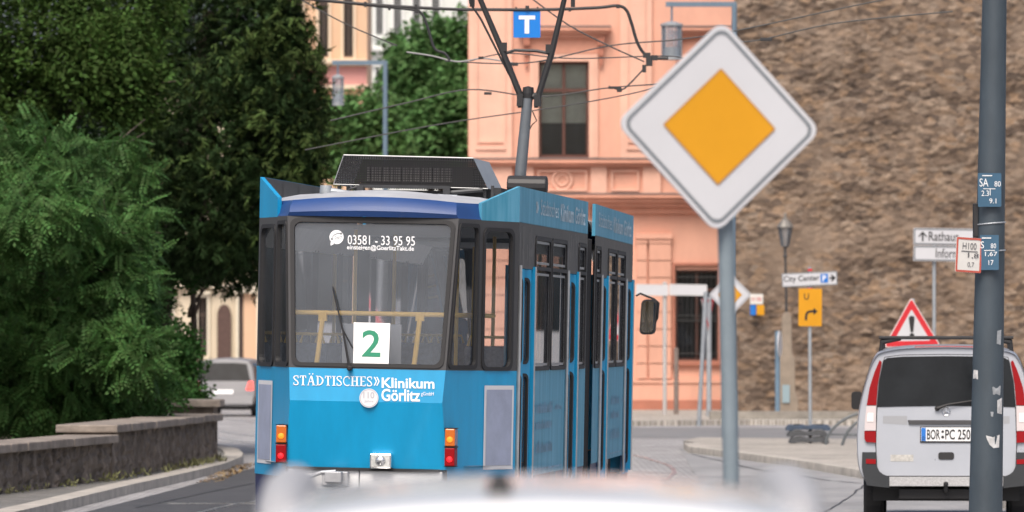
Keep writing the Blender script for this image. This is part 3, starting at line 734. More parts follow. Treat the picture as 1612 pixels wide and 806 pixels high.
# broad-leaved tree, top left
bl = [blob(60, 40, 93, 130, 110, 1500), blob(170, 100, 92, 95, 80, 1100), blob(190, 20, 94, 100, 80, 900), blob(30, 170, 93, 90, 70, 900), blob(200, 165, 92, 60, 40, 420), blob(60, -70, 94, 150, 80, 700), blob(-90, 80, 93, 120, 160, 900), blob(238, 120, 92, 36, 26, 130), blob(120, 260, 94, 120, 70, 900)]
tree("maple_tree", "olive green broadleaf tree filling the top left corner above the feathery tree", (at(60, 0, 94).x, 94.5, .4), (at(80, 0, 94).x, 94.5, 6.4), .26, bl, lf_mid, LV, droop=.3, shell=.3, size=(.8, 1.4))
# feathery locust in front
bl = []
for (x, y, rx, ry, n) in ((40, 250, 95, 60, 620), (100, 258, 62, 40, 340), (180, 228, 50, 15, 90), (60, 340, 110, 60, 720), (150, 330, 70, 45, 420), (198, 365, 38, 26, 150), (60, 440, 120, 70, 800), (165, 430, 80, 60, 520), (210, 470, 44, 40, 240), (70, 540, 130, 70, 800), (175, 530, 75, 60, 520), (215, 560, 44, 46, 240),
                        (60, 630, 120, 60, 640), (160, 615, 90, 55, 560), (-80, 450, 110, 200, 700), (210, 265, 34, 16, 70), (226, 400, 36, 13, 60), (240, 330, 26, 9, 34), (240, 612, 34, 40, 150)):
    bl.append(blob(x, y, 85 + rng.uniform(-1, 2.5), rx, ry, int(n * 1.0)))
tree("locust_tree", "bright green locust tree with drooping feathery fronds above the low wall", (at(40, 0, 86).x, 87.5, .4), (at(60, 0, 86).x, 87.5, 4.4), .2, bl, lf_locust, FR, droop=.45, shell=.40, size=(.75, 1.25), mode='face')
# dark understorey that fills the park
bl = [blob(40, 640, 97, 160, 80, 2600), blob(165, 620, 97, 100, 90, 2000), blob(90, 480, 103, 160, 160, 2400), blob(20, 300, 104, 160, 160, 1800), blob(160, 280, 105, 160, 140, 1500), blob(-120, 560, 96, 150, 160, 1200)]
tree("yew_shrub", "dark yew thicket in the shade behind the feathery tree", (at(120, 0, 100).x, 99.5, .4), (at(130, 0, 100).x, 99.5, 4.0), .18, bl, lf_yew, SPB, droop=.2, shell=.1, size=(.8, 1.4))
# leafy branches beside the tram window
bl = [blob(330, 415, 101, 60, 22, 210), blob(375, 400, 101, 40, 26, 150), blob(290, 420, 100, 46, 34, 260), blob(395, 425, 101.5, 14, 18, 30), blob(350, 375, 101, 70, 40, 260), blob(310, 440, 100.5, 30, 12, 40)]
tree("hazel_tree", "small leafy tree with thin overhanging branches before the cream house", (at(285, 0, 101).x, 101.5, .3), (at(300, 0, 101).x, 101.3, 3.3), .09, bl, lf_shrub, LV, droop=.4, shell=.3, size=(.7, 1.3))
def shrub(name, label, base, blobs, m, tmpl, **kw):
    t = thing(name, label, "shrub", base); b = Vector(base)
    s = MB()
    for i, bb in enumerate(blobs): s.tube([b + Vector((.05 * i, 0, 0)), b.lerp(Vector(bb[0]), .5) + Vector((0, 0, .12)), Vector(bb[0])], [.03, .02, .008], 6)
    s.build("stem", bark, t, world=True); crown("foliage", m, t, blobs, tmpl, **kw); return t
shrub("leafy_shrub", "round leaved green shrub spilling over the stone pier", (at(290, 0, 96).x, 96.5, .4), [blob(272, 590, 96, 44, 50, 400), blob(282, 540, 96.3, 28, 34, 180), blob(306, 628, 95.5, 24, 20, 140), blob(260, 630, 95, 40, 36, 260), blob(306, 570, 96.2, 12, 22, 40)], lf_shrub, LV, droop=.2, shell=.3)
# street trees in the middle distance
k_ = [blob(690, 90, 176, 70, 60, 675), blob(720, 170, 175, 60, 80, 675), blob(650, 130, 176, 50, 50, 405), blob(655, 210, 175, 70, 54, 585), blob(720, 230, 175, 46, 44, 315), blob(630, 80, 177, 22, 26, 72), blob(745, 60, 176, 40, 40, 225)]
tree("street_tree", "larger green street tree rising between the pale house and the salmon building", (at(690, 0, 176).x, 176.5, 0), (at(695, 0, 176).x, 176.5, 7.5), .25, k_, lf_street, LVB, droop=.25, shell=.15, size=(.8, 1.3))
k_ = [blob(560, 220, 168, 50, 60, 360), blob(590, 190, 168, 40, 45, 225), blob(545, 250, 168, 40, 30, 195), blob(600, 240, 168, 50, 34, 240), blob(545, 180, 168, 26, 30, 90)]
tree("street_tree", "lower street tree beside the grey lamp post left of the roof box", (at(570, 0, 168).x, 168.5, 0), (at(572, 0, 168).x, 168.5, 5.6), .2, k_, lf_street, LVB, droop=.25, shell=.15, size=(.8, 1.3))

# weeds in the joint along the kerb and walls
tv, tf = leaves(6, .10, .03, 4, .05); pos = []
for i in range(110):
    t = rng.random() ** .7; p = A1.lerp(A2, t) if rng.random() < .5 else A0.lerp(A1, rng.random()); pos.append((p.x + .10 + abs(rng.normal()) * .05, p.y - .05, .14))
pos = np.array(pos); V, F = scatter(tv, tf, pos, np.tile([0, 0, 1.0], (len(pos), 1)) + rng.normal(size=(len(pos), 3)) * .4, rng.normal(size=(len(pos), 3)), rng.uniform(.4, 1.1, len(pos)))
wd = bpy.data.objects.new("weeds_anchor", None) if False else None
class _O: pass
me_off = (0, 0, 0)
o = fast_mesh("weeds", V, F, M_("weed_leaf", (.15, .15, .06), .7, var=.4, island=.4), None, me_off); tag(o, "dry weeds growing along the foot of the park wall", "weeds", kind="stuff")
pos = np.array([np.array(ktop[6].lerp(ktop[5], rng.random() * 2.5)) + np.array([rng.uniform(-.02, .30), rng.normal() * .6, -.105]) for _ in range(420)])
V, F = scatter(np.array([[-.02, 0, 0], [0, -.025, .004], [.02, 0, 0], [0, .03, .006]]), np.array([[0, 1, 2, 3]]), pos, rng.normal(size=(420, 3)) * np.array([1, 1, .15]), np.tile([0, 0, 1.0], (420, 1)), rng.uniform(.7, 1.8, 420))
o = fast_mesh("leaf_litter", V, F, M_("dry_leaf", (.24, .16, .08), .8, island=.4), None, me_off); tag(o, "dry leaf litter lying in the gutter by the kerb", "leaf litter", kind="stuff")

# ------------------------------------------------------------------ the tram
YAW, ROLL = R(7.0), R(1.1)
TO = Vector((-1.2026 - .037, 47.445, 0.0))
tram = thing("tram", "blue articulated tram seen from behind with white lettering and raised pantograph", "tram", TO, 0)
tram.rotation_euler = (0, ROLL, -YAW)
TM = Matrix.Translation(TO) @ Matrix.Rotation(-YAW, 4, 'Z') @ Matrix.Rotation(ROLL, 4, 'Y'); TI = TM.inverted()
def tray(px, py):
    a = TI @ Vector((0, 0, CH)); b = TI @ at(px, py, 50.0); return a, (b - a)
def t_on_y(px, py, y):                   # point of the tram's cross plane y=const behind a photo pixel
    a, d = tray(px, py); t = (y - a.y) / d.y; return a + d * t
def t_on_x(px, py, x):
    a, d = tray(px, py); t = (x - a.x) / d.x; return a + d * t
HW = 1.12; SE = 6.45; PIV = Vector((0, 6.82, 0)); FA = R(1.9)
def F_rear(x, y, z): return Vector((x, y, z))
def F_front(x, y, z):
    q = Matrix.Rotation(FA, 4, 'Z') @ Vector((x, 0.37 + (SE - y), z)); return q + PIV
def dz(z):
    P_ = [(.4, .10), (.89, .05), (1.447, -.045), (1.72, 0.0), (2.99, .16), (3.6, .24)]
    for (a, b), (c, d) in zip(P_, P_[1:]):
        if z <= c: return b + (d - b) * (z - a) / (c - a)
    return P_[-1][1]
def Apt(z): d = dz(z); return (.66 + .4 * d, d)
blue = M_("tram_blue", (0.001, 0.30, 0.58), 0.38, var=.10, vscale=2.5, stretch=(1.6, 1.6, .35), coat=.2, bump=.05, bscale=3, detail=8)
blue_d = M_("tram_blue_weathered", (0.04, 0.34, 0.52), 0.5, var=.2, vscale=4, stretch=(2, 2, .18), col2=(.15, .43, .60))
navy = M_("tram_navy", (0.012, 0.022, 0.10), 0.4, var=.1)
cap_blue = M_("tram_cap_blue", (0.014, 0.055, 0.20), 0.5, coat=.05, var=.1, vscale=2)
anth = M_("tram_anthracite", (0.055, 0.055, 0.058), 0.38, var=.12, vscale=2)
roofg = M_("tram_roof_grey", (0.42, 0.43, 0.45), 0.5, var=.12, vscale=3)
white_p = M_("tram_white", (0.72, 0.73, 0.74), 0.4, var=.06, vscale=4)
decal = M_("decal_white", (0.80, 0.82, 0.84), 0.5)
decal_f = M_("decal_faded", (0.20, 0.36, 0.50), 0.6, var=.4, vscale=6)
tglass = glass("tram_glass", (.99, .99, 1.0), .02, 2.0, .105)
sglass = glass("tram_side_glass", (.88, .89, .89), .02, 1.6, .04)
alu = M_("aluminium_edge", (0.5, 0.52, 0.54), 0.35, .8, var=.1)
inner = M_("tram_lining", (0.78, 0.785, 0.79), .6, var=.06)
seatc = M_("seat_moquette", (0.12, 0.15, 0.21), .9, var=.3, vscale=25)
rail_y = M_("handrail_yellow", (0.92, 0.60, 0.13), .4, var=.04)

class Panel:
    """bilinear wall panel between four corners, u along the bottom, v up"""
    def __init__(s, bl, br, tr, tl, F, centre):
        s.c = [Vector(q) for q in (bl, br, tr, tl)]; s.F = F
        n = (s.c[1] - s.c[0]).cross(s.c[3] - s.c[0]).normalized(); m = sum(s.c, Vector()) / 4
        if n.dot(m - Vector(centre)) < 0: n = -n
        s.n = n; s.w = (s.c[1] - s.c[0]).length; s.h = (s.c[3] - s.c[0]).length
    def __call__(s, u, v, o=0.0):
        p = s.c[0].lerp(s.c[1], u).lerp(s.c[3].lerp(s.c[2], u), v) + s.n * o
        return s.F(p.x, p.y, p.z)
    def wall(s, mb, holes):
        loops = [[(0, 0), (1, 0), (1, 1), (0, 1)]] + [h[::-1] for h in holes]
        flat = [q for l in loops for q in l]
        tri = tessellate_polygon([[Vector((u * s.w, v * s.h, 0)) for u, v in l] for l in loops])
        mb.add([s(u, v) for u, v in flat], [tuple(t) for t in tri])
    def hole(s, u0, u1, v0, v1, r=.05): return rrect(u0, u1, v0, v1, r / s.w, r / s.h, 4)
    def grow(s, h, g):
        cu = sum(q[0] for q in h) / len(h); cv = sum(q[1] for q in h) / len(h)
        us = [q[0] for q in h]; vs__ = [q[1] for q in h]; du = (max(us) - min(us)) / 2; dv = (max(vs__) - min(vs__)) / 2
        cu = (max(us) + min(us)) / 2; cv = (max(vs__) + min(vs__)) / 2
        return [(cu + (u - cu) * (1 + g / s.w / du), cv + (v - cv) * (1 + g / s.h / dv)) for u, v in h]
    def frame(s, mb, h, g=.028, o=.012, inn=-.03):
        big = s.grow(h, g); sm = s.grow(h, -.006)
        mb.rings([[s(u, v, .001) for u, v in big], [s(u, v, o) for u, v in big], [s(u, v, o) for u, v in sm], [s(u, v, inn) for u, v in sm]], closed=True)
    def pane(s, mb, h, o=-.015): poly(mb, h, lambda u, v: s(u, v, o))

def tram_half(F, rear):
    body = MB(); side = MB(); band = MB(); skirts = []; cen = (0, 4, 2)
    Z0, ZB, ZT = .80, 1.72, 2.99
    wins = []; doors = []
    for sx in (1, -1):
        B = (sx * .86, .5); C = (sx * HW, 1.1); E = (sx * HW, SE)
        def col(p, z): return (p[0], p[1], z)
        # facet and tapered side, below and above the belt
        zl = [.80, .89, 1.447, 1.72]
        for za, zb in zip(zl, zl[1:]):
            a = Apt(za); b = Apt(zb)
            body.add([F(sx * a[0], a[1], za), F(*B, za), F(*B, zb), F(sx * b[0], b[1], zb)], [(0, 1, 2, 3)])
        body.add([F(*B, Z0), F(*C, Z0), F(*C, ZB), F(*B, ZB)], [(0, 1, 2, 3)])
        a = Apt(ZB); b = Apt(ZT)
        p = Panel((sx * a[0], a[1], ZB), (*B, ZB), (*B, ZT), (sx * b[0], b[1], ZT), F, cen); h = p.hole(.10, .92, .03, .95, .045); p.wall(band, [h]); wins.append((p, h, None))
        p = Panel((*B, ZB), (*C, ZB), (*C, ZT), (*B, ZT), F, cen); h = p.hole(.13, .83, .02, .93, .07); p.wall(band, [h]); wins.append((p, h, None))
        # long side
        pu = Panel((*C, ZB), (*E, ZB), (*E, ZT), (*C, ZT), F, cen); L = SE - 1.1
        U = lambda s_: (s_ - 1.1) / L
        if sx == 1:
            spans = [(2.30, 3.42), (3.56, 4.68), (5.72, 6.28)]; dspan = [(1.16, 2.16), (4.80, 5.60)]
        else:
            spans = [(1.3, 2.6), (2.75, 4.05), (4.2, 5.5), (5.65, 6.3)]; dspan = []
        hs = [pu.hole(U(a_), U(b_), .02, .90, .06) for a_, b_ in spans]
        dh = [[(U(a_), 0.0005), (U(b_), 0.0005), (U(b_), .69), (U(a_), .69)] for a_, b_ in dspan]
        pu.wall(band, hs + dh)
        for h in hs: wins.append((pu, h, .70))
        # lower side, broken by the door wells
        edges = [1.1] + [q for d_ in dspan for q in d_] + [SE]
        for a_, b_ in zip(edges[::2], edges[1::2]):
            side.add([F(sx * HW, a_, Z0), F(sx * HW, b_, Z0), F(sx * HW, b_, ZB), F(sx * HW, a_, ZB)], [(0, 1, 2, 3)])
        for a_, b_ in dspan: doors.append((sx, a_, b_))
        # navy skirt
        for q0, q1 in ((B, C), ((sx * HW, 1.1), (sx * HW, 2.3)), ((sx * HW, 4.2), E)):
            skirts.append(MB()); skirts[-1].add([F(q0[0] * .985, q0[1], .42), F(q1[0] * .985, q1[1], .42), F(q1[0] * .995, q1[1], Z0), F(q0[0] * .995, q0[1], Z0)], [(0, 1, 2, 3)])
        skirts.append(MB()); skirts[-1].add([F(sx * .64, .1, .42), F(B[0] * .985, B[1], .42), F(B[0] * .99, B[1], Z0), F(sx * .665, .08, Z0)], [(0, 1, 2, 3)])
    # centre of the end
    for za, zb in ((.89, 1.0), (1.0, 1.2), (1.2, 1.40), (1.40, 1.447), (1.447, 1.49), (1.49, 1.72)):
        a = Apt(za); b = Apt(zb)
        body.add([F(-a[0], a[1], za), F(a[0], a[1], za), F(b[0], b[1], zb), F(-b[0], b[1], zb)], [(0, 1, 2, 3)])
    a = Apt(ZB); b = Apt(ZT)
    pc = Panel((-a[0], a[1], ZB), (a[0], a[1], ZB), (b[0], b[1], ZT), (-b[0], b[1], ZT), F, cen)
    h = pc.hole(.035, .965, .03, .965, .06); pc.wall(band, [h]); wins.append((pc, h, None))
    nm = "rear_car_body" if rear else "front_car_body"
    bo = body.build("car_body", blue, tram); band.build("window_band", anth, bo); side.build("side_panel", blue_d, bo); [q.build("skirt", navy, bo) for q in skirts]
    for i, (p, h, tr) in enumerate(wins):
        fr = MB(); p.frame(fr, h, g=.03 if tr else .026)
        if tr:
            us = [q[0] for q in h]; a_, b_ = min(us), max(us)
            fr.rings([[p(a_, tr - .012, .012), p(b_, tr - .012, .012)], [p(a_, tr + .014, .012), p(b_, tr + .014, .012)], [p(a_, tr + .014, -.02), p(b_, tr + .014, -.02)]])
        w = fr.build("windscreen" if p is pc else "window", rubber, tram)
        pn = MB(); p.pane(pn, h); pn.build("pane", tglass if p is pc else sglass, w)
        if tr:
            ed = MB(); v0 = min(q[1] for q in h); v1 = max(q[1] for q in h)
            for (vv0, vv1) in ((v0, tr - .02), (tr + .02, v1)):
                hh = [(a_ + .003, vv0 + .01), (b_ - .003, vv0 + .01), (b_ - .003, vv1 - .01), (a_ + .003, vv1 - .01)]
                ed.rings([[p(u, v, -.004) for u, v in hh], [p(u, v, -.004) for u, v in p.grow(hh, -.022)]], closed=True)
            ed.build("inner_frame", alu, w)
    # folding doors: two leaves, each with an upper and a lower light
    for sx, a_, b_ in doors:
        d = MB(); gl = MB(); ru = MB(); lw = (b_ - a_) / 2
        for k in range(2):
            y0 = a_ + lw * k; y1 = y0 + lw
            for sgn, q0, q1 in ((0, y0 + .01, y0 + lw * .5), (1, y0 + lw * .5, y1 - .01)):
                x0 = HW - (.07 if sgn == 0 else -.015); x1 = HW - (-.015 if sgn == 0 else .07)
                p = Panel((x0, q0, .60), (x1, q1, .60), (x1, q1, 2.59), (x0, q0, 2.59), F, cen)
                h1_ = p.hole(.22, .78, .60, .955, .05); h2_ = p.hole(.22, .78, .06, .54, .05); p.wall(d, [h1_, h2_])
                for h in (h1_, h2_): p.frame(ru, h, .02, .01, -.01); p.pane(gl, h, -.008)
        for q in (a_, b_):
            for z0, z1 in ((.62, 2.62),):
                pa = [F(HW - .12, q, z0), F(HW + .02, q, z0), F(HW + .02, q, z1), F(HW - .12, q, z1)]; d.add(pa, [(0, 1, 2, 3)])
        do = d.build("door", blue, tram); ru.build("seal", rubber, do); gl.build("pane", sglass, do)
        for q in (a_ - .03, b_ + .03):
            st = MB(); st.tube([F(HW + .015, q, .62), F(HW + .015, q, 2.62)], .016, 6); st.build("door_trim", alu, do)
    # roof
    def ring(z, ins, dr, bulge=0.0, wide=0.0):
        w = HW - ins; o = [F(-w, SE, z), F(-w, 1.1, z), F(-.86 + ins * .8, .5 + dr * .6, z)]
        a = Apt(2.99)
        for i in range(9):
            t = i / 8 * 2 - 1; o.append(F(t * (a[0] - ins * .5), a[1] + dr - .05 * (1 - t * t), z + bulge * (1 - t * t)))
        o += [F(.86 - ins * .8, .5 + dr * .6, z), F(w, 1.1, z), F(w, SE, z)]; return o
    r_ = [ring(2.99, 0, 0), ring(3.02, .035, -.02, .02), ring(3.08, .045, .01, .03), ring(3.125, .07, .09, .035), ring(3.15, .14, .22, .04), ring(3.19, .34, .6, .04), ring(3.215, .70, 1.2, .02)]
    cp = MB(); rf = MB(); m_ = len(r_[0])
    for i in range(len(r_) - 1):
        for k in range(m_ - 1):
            q = (r_[i][k], r_[i][k + 1], r_[i + 1][k + 1], r_[i + 1][k])
            (cp if i < 3 and 1 <= k <= m_ - 3 else rf).quad(*q)
    rf.rings([[r_[-1][k] for k in range(m_ // 2 + 1)], [r_[-1][m_ - 1 - k] for k in range(m_ // 2 + 1)]])
    ro = rf.build("roof", roofg, tram, smooth='auto'); cp.build("roof_cap", cap_blue, ro, smooth='auto')
    # advertising boards along the roof edges
    for sx in (1, -1):
        bd = MB(); zt = 3.29 if sx > 0 else 3.335; th = .03
        q = [((sx * .87, .52), 3.13 if sx > 0 else 3.15), ((sx * HW, 1.1), zt), ((sx * HW, SE - (1.2 if rear and False else 0.0)), zt)]
        out = [[F(p[0], p[1], 2.985) for p, z in q], [F(p[0], p[1], z) for p, z in q], [F(p[0] - sx * th, p[1] + .03, z) for p, z in q], [F(p[0] - sx * th, p[1] + .03, 2.985) for p, z in q]]
        bd.rings(out)
        for e in (0, -1): bd.add([r2[e] for r2 in out], [(0, 1, 2, 3)])
        bb = bd.build("roof_board", blue_d if sx > 0 else blue, tram)
        bk = MB()
        bk.add([F(sx * (HW - th - .004), 1.16, 3.05), F(sx * (HW - th - .004), SE - .02, 3.05), F(sx * (HW - th - .004), SE - .02, zt - .004), F(sx * (HW - th - .004), 1.16, zt - .004)], [(0, 1, 2, 3)])
        for j in range(7):
            y = 1.25 + j * .85; bk.add([F(sx * (HW - th - .02), y, 3.05), F(sx * (HW - th - .02), y + .04, 3.05), F(sx * (HW - th - .02), y + .04, zt - .02), F(sx * (HW - th - .02), y, zt - .02)], [(0, 1, 2, 3)])
        bk.build("board_back", anth, bb)
        if sx > 0:
            tx = MB(); fn = lambda u, v: F(HW + .004, u, v)
            if rear:
                text(tx, "»", (2.25, 2.45, 3.09, 3.19), fn, .02)
                text(tx, "Städtisches", (2.6, 4.0, 3.08, 3.22), fn); text(tx, "Klinikum Görlitz", (4.15, 6.2, 3.06, 3.22), fn, .02)
            else:
                text(tx, "Städtisches", (SE - .4, SE - 2.2, 3.08, 3.22), fn); text(tx, "Klinikum Görlitz", (SE - 2.4, SE - 5.0, 3.06, 3.22), fn, .02)
            tx.build("lettering", M_("decal_board", (.52, .66, .74), .6, var=.3, vscale=5), bb)
    # worn, illegible remains of film on the blue side
    fn = lambda u, v: F(HW + .004, u, v); rr = random.Random(3 if rear else 4); sd_ = MB()
    ys = (2.35, 4.6) if rear else (4.15, 1.9); yy = lambda t: ys[0] + (ys[1] - ys[0]) * t
    for (t0, t1, z0, z1) in ((.08, .62, 1.34, 1.44), (.08, .62, 1.20, 1.28), (.10, .66, .99, 1.10), (.72, .95, 1.36, 1.41)):
        y = yy(t0)
        while (y - yy(t1)) * (yy(t1) - yy(t0)) < 0:
            w_ = rr.uniform(.02, .06) * (1 if yy(t1) > yy(t0) else -1); h_ = rr.uniform(.5, 1)
            rect(sd_, y, y + w_ * .6, z0, z0 + (z1 - z0) * h_, fn); y += w_
    rect(sd_, yy(0), yy(1), .84, .855, fn)
    sd_.build("film_remains", decal_f, bo)
    # peeling film streaks on the dark band above the doors
    st = MB(); rr = random.Random(5)
    for i in range(26):
        y = rr.uniform(1.15, 2.25) if i < 15 else rr.uniform(4.7, 5.7); z1 = rr.uniform(2.75, 2.97); w_ = rr.uniform(.008, .03); hh = rr.uniform(.06, .22)
        st.add([fn(y, z1 - hh), fn(y + w_, z1 - hh * .9), fn(y + w_ * .7, z1), fn(y - .01, z1)], [(0, 1, 2, 3)])
    st.build("film_streaks", M_("peeled_film", (.30, .29, .28), .6), bo)
    # interior
    fl = MB()
    for z in (.92,): fl.add([F(-.84, .3, z), F(.84, .3, z), F(1.08, 1.1, z), F(1.08, SE, z), F(-1.08, SE, z), F(-1.08, 1.1, z)], [(0, 1, 2, 3, 4, 5)])
    fl.build("floor", M_("tram_floor", (.26, .26, .27), .7), tram)
    ce = MB(); ce.add([F(-.72, .34, 2.93), F(.72, .34, 2.93), F(1.0, 1.1, 2.93), F(1.0, SE, 2.93), F(-1.0, SE, 2.93), F(-1.0, 1.1, 2.93)], [(0, 1, 2, 3, 4, 5)])
    for sx in (1, -1): ce.add([F(sx * 1.0, 1.1, 2.93), F(sx * 1.0, SE, 2.93), F(sx * 1.1, SE, 2.74), F(sx * 1.1, 1.1, 2.74)], [(0, 1, 2, 3)])
    ce.build("ceiling", inner, tram)
    li = MB()
    for sx in (1, -1):
        if sx < 0: li.add([F(-1.09, 1.1, .92), F(-1.09, SE, .92), F(-1.09, SE, 1.74), F(-1.09, 1.1, 1.74)], [(0, 1, 2, 3)])
        li.add([F(sx * .64, .17, .92), F(sx * .83, .55, .92), F(sx * .83, .55, 1.73), F(sx * .64, .17, 1.73)], [(0, 1, 2, 3)])
        li.add([F(sx * .83, .55, .92), F(sx * 1.085, 1.12, .92), F(sx * 1.085, 1.12, 1.73), F(sx * .83, .55, 1.73)], [(0, 1, 2, 3)])
    li.add([F(-.63, .13, .92), F(.63, .13, .92), F(.63, .13, 1.735), F(-.63, .13, 1.735)], [(0, 1, 2, 3)])
    li.build("lining", inner, tram)
    # seats
    rr = random.Random(9)
    for y in (1.55, 2.4, 3.25, 4.1, 5.0):
        for x in (-.78, .70) if not (y in (1.55, 5.0)) else (-.78,):
            if x > 0 and y in (4.1,): pass
            sm = MB()
            sm.box(x - .21, x + .21, y, y + .42, 1.30, 1.37); p0 = [(x - .21, y + .03), (x + .21, y + .03)]
            sm.v = [tuple(F(*q)) for q in sm.v]
            bkk = MB(); bkk.box(x - .2, x + .2, y - .04, y + .02, 1.36, 1.92); bkk.v = [tuple(F(*q)) for q in bkk.v]
            lg = MB(); lg.tube([F(x, y + .2, .92), F(x, y + .2, 1.3)], .035, 8)
            so = sm.build("seat", seatc, tram, bevel=.02); bkk.build("backrest", seatc, so, bevel=.03); lg.build("leg", steel_dark, so)
            gr = MB(); gr.tube([F(x - .17, y - .01, 1.92), F(x - .15, y - .01, 2.0), F(x + .15, y - .01, 2.0), F(x + .17, y - .01, 1.92)], .014, 6); gr.build("grip", rail_y, so)
    for (x, y) in ((-.45, 2.2), (.45, 2.2), (.45, 4.75), (-.45, 4.6)):
        gm = MB(); gm.tube([F(x, y, .92), F(x, y, 2.92)], .017, 8); gm.build("grab_pole", rail_y, tram)
    # bogie and wheels under the floor
    bg = MB(); bg.box(-.75, .75, 2.5, 4.1, .32, .55); bg.box(-.9, .9, 1.3, 2.2, .35, .88); bg.box(-.9, .9, 4.5, 6.2, .38, .88); bg.v = [tuple(F(*q)) for q in bg.v]
    bgo = bg.build("bogie", steel_dark, tram)
    for y in (2.55, 4.05):
        for x in (-.5, .5):
            wm = MB(); Mx = Matrix.Translation((x, y, .335)) @ Matrix.Rotation(PI / 2, 4, 'Y')
            wm.lathe([(.1, -.06), (.3, -.06), (.325, -.04), (.325, .03), (.34, .035), (.34, .06), (.1, .06)], 24, Mx); wm.v = [tuple(F(*q)) for q in wm.v]
            wm.build("wheel", steel_dark, bgo)
    return pc, bo
pc, rear_body = tram_half(F_rear, True)
pcf, front_body = tram_half(F_front, False)
# joint bellows
bl = MB(); rg = []
for i in range(13):
    t = i / 12; ins = .05 if i % 2 else .0
    a = [F_rear(x, SE, z) for x, z in ((-1.09 + ins, .6), (-1.09 + ins, 2.95 - ins), (1.09 - ins, 2.95 - ins), (1.09 - ins, .6))]
    b = [F_front(x, SE, z) for x, z in ((-1.09 + ins, .6), (-1.09 + ins, 2.95 - ins), (1.09 - ins, 2.95 - ins), (1.09 - ins, .6))]
    rg.append([p.lerp(q, t) for p, q in zip(a, b)])
bl.rings(rg, closed=True); bl.build("bellows", rubber, tram)

# panel lettering on the rear
def rear_fn(px, py, off=.006):
    # slanted blue field between the belt and the crease
    a, d = tray(px, py)
    p0 = Vector((0, dz(1.447), 1.447)); p1 = Vector((0, 0, 1.72)); n = (p1 - p0).cross(Vector((1, 0, 0))).normalized()
    if n.y > 0: n = -n
    t = (p0 - a).dot(n) / d.dot(n); return a + d * t + n * off
def low_fn(px, py, off=.006):
    a, d = tray(px, py)
    p0 = Vector((0, .05, .89)); p1 = Vector((0, dz(1.447), 1.447)); n = (p1 - p0).cross(Vector((1, 0, 0))).normalized()
    if n.y > 0: n = -n
    t = (p0 - a).dot(n) / d.dot(n); return a + d * t + n * off
lt = MB(); PXR = lambda u, v: rear_fn(u, -v)
TL = R(.9)
def tilt(cx, cy):
    return lambda u, v: rear_fn(u, -(v) + (u - cx) * math.tan(TL))
f1 = tilt(462, 600)
# serif capitals built from stems and serifs
def serif_word(mb, word, x0, x1, y0, y1, fn):
    wd_ = {'S': .74, 'T': .86, 'A': .98, 'D': 1.0, 'I': .46, 'C': .88, 'H': 1.02, 'E': .80}
    tot = sum(wd_['A' if c == 'Ä' else c] for c in word); sc = (x1 - x0) / tot; H = y1 - y0; x = x0; th = H * .15; tn = H * .075; sf = H * .07
    for c in word:
        w = wd_['A' if c == 'Ä' else c] * sc; a = x + w * .09; b = x + w * .91; m = (a + b) / 2; hs_ = th / 2
        rc = lambda u0, u1, v0, v1: rect(mb, u0, u1, v0, v1, fn)
        def stem(cx): rc(cx - hs_, cx + hs_, y0, y1); rc(cx - hs_ * 2.4, cx + hs_ * 2.4, y0, y0 + sf); rc(cx - hs_ * 2.4, cx + hs_ * 2.4, y1 - sf, y1)
        if c == 'T': rc(m - hs_, m + hs_, y0, y1); rc(a, b, y1 - tn, y1); rc(m - hs_ * 2.4, m + hs_ * 2.4, y0, y0 + sf); rc(a, a + tn, y1 - H * .26, y1); rc(b - tn, b, y1 - H * .26, y1)
        elif c == 'I': stem(m)
        elif c == 'H': stem(a + hs_ * 2); stem(b - hs_ * 2); rc(a + hs_ * 2, b - hs_ * 2, y0 + H * .47, y0 + H * .54)
        elif c == 'E': stem(a + hs_ * 2); rc(a + hs_, b, y1 - sf, y1); rc(a + hs_, b, y0, y0 + sf); rc(a + hs_, b - w * .15, y0 + H * .47, y0 + H * .54); rc(b - tn, b, y1 - H * .22, y1); rc(b - tn, b, y0, y0 + H * .22)
        elif c == 'D':
            stem(a + hs_ * 2); cx = a + hs_ * 2; o_ = []; i_ = []
            for k in range(13):
                an = PI / 2 - PI * k / 12; o_.append((cx + (b - cx) * math.cos(an), y0 + H / 2 + H / 2 * math.sin(an))); i_.append((cx + (b - cx - th) * math.cos(an), y0 + H / 2 + (H / 2 - sf) * math.sin(an)))
            for k in range(12): mb.add([fn(*o_[k]), fn(*o_[k + 1]), fn(*i_[k + 1]), fn(*i_[k])], [(0, 1, 2, 3)])
        elif c in 'AÄ':
            mb.add([fn(a, y0), fn(a + tn, y0), fn(m + tn * .3, y1), fn(m - tn * .7, y1)], [(0, 1, 2, 3)]); mb.add([fn(b - th * 1.1, y0), fn(b, y0), fn(m + th * .6, y1), fn(m - th * .5, y1)], [(0, 1, 2, 3)])
            rc(a + w * .2, b - w * .2, y0 + H * .33, y0 + H * .40); rc(a - sf, a + sf * 2.4, y0, y0 + sf); rc(b - th * 1.8, b + sf, y0, y0 + sf)
            if c == 'Ä':
                for q in (m - w * .18, m + w * .18): poly(mb, circ(q, y1 + H * .17, H * .07, 10), fn)
        else:
            text(mb, c, (a, b, y0 - H * .01, y1 + H * .01), fn, -.012)
            if c == 'C': rc(b - tn, b, y1 - H * .30, y1 - H * .05)
            else: rc(b - tn * 1.3, b - tn * .3, y1 - H * .30, y1 - H * .02); rc(a + tn * .2, a + tn * 1.2, y0 + H * .02, y0 + H * .28)
        x += w
serif_word(lt, "STÄDTISCHES", 461, 587, -606.5, -591, f1)
f2 = tilt(588, 600)
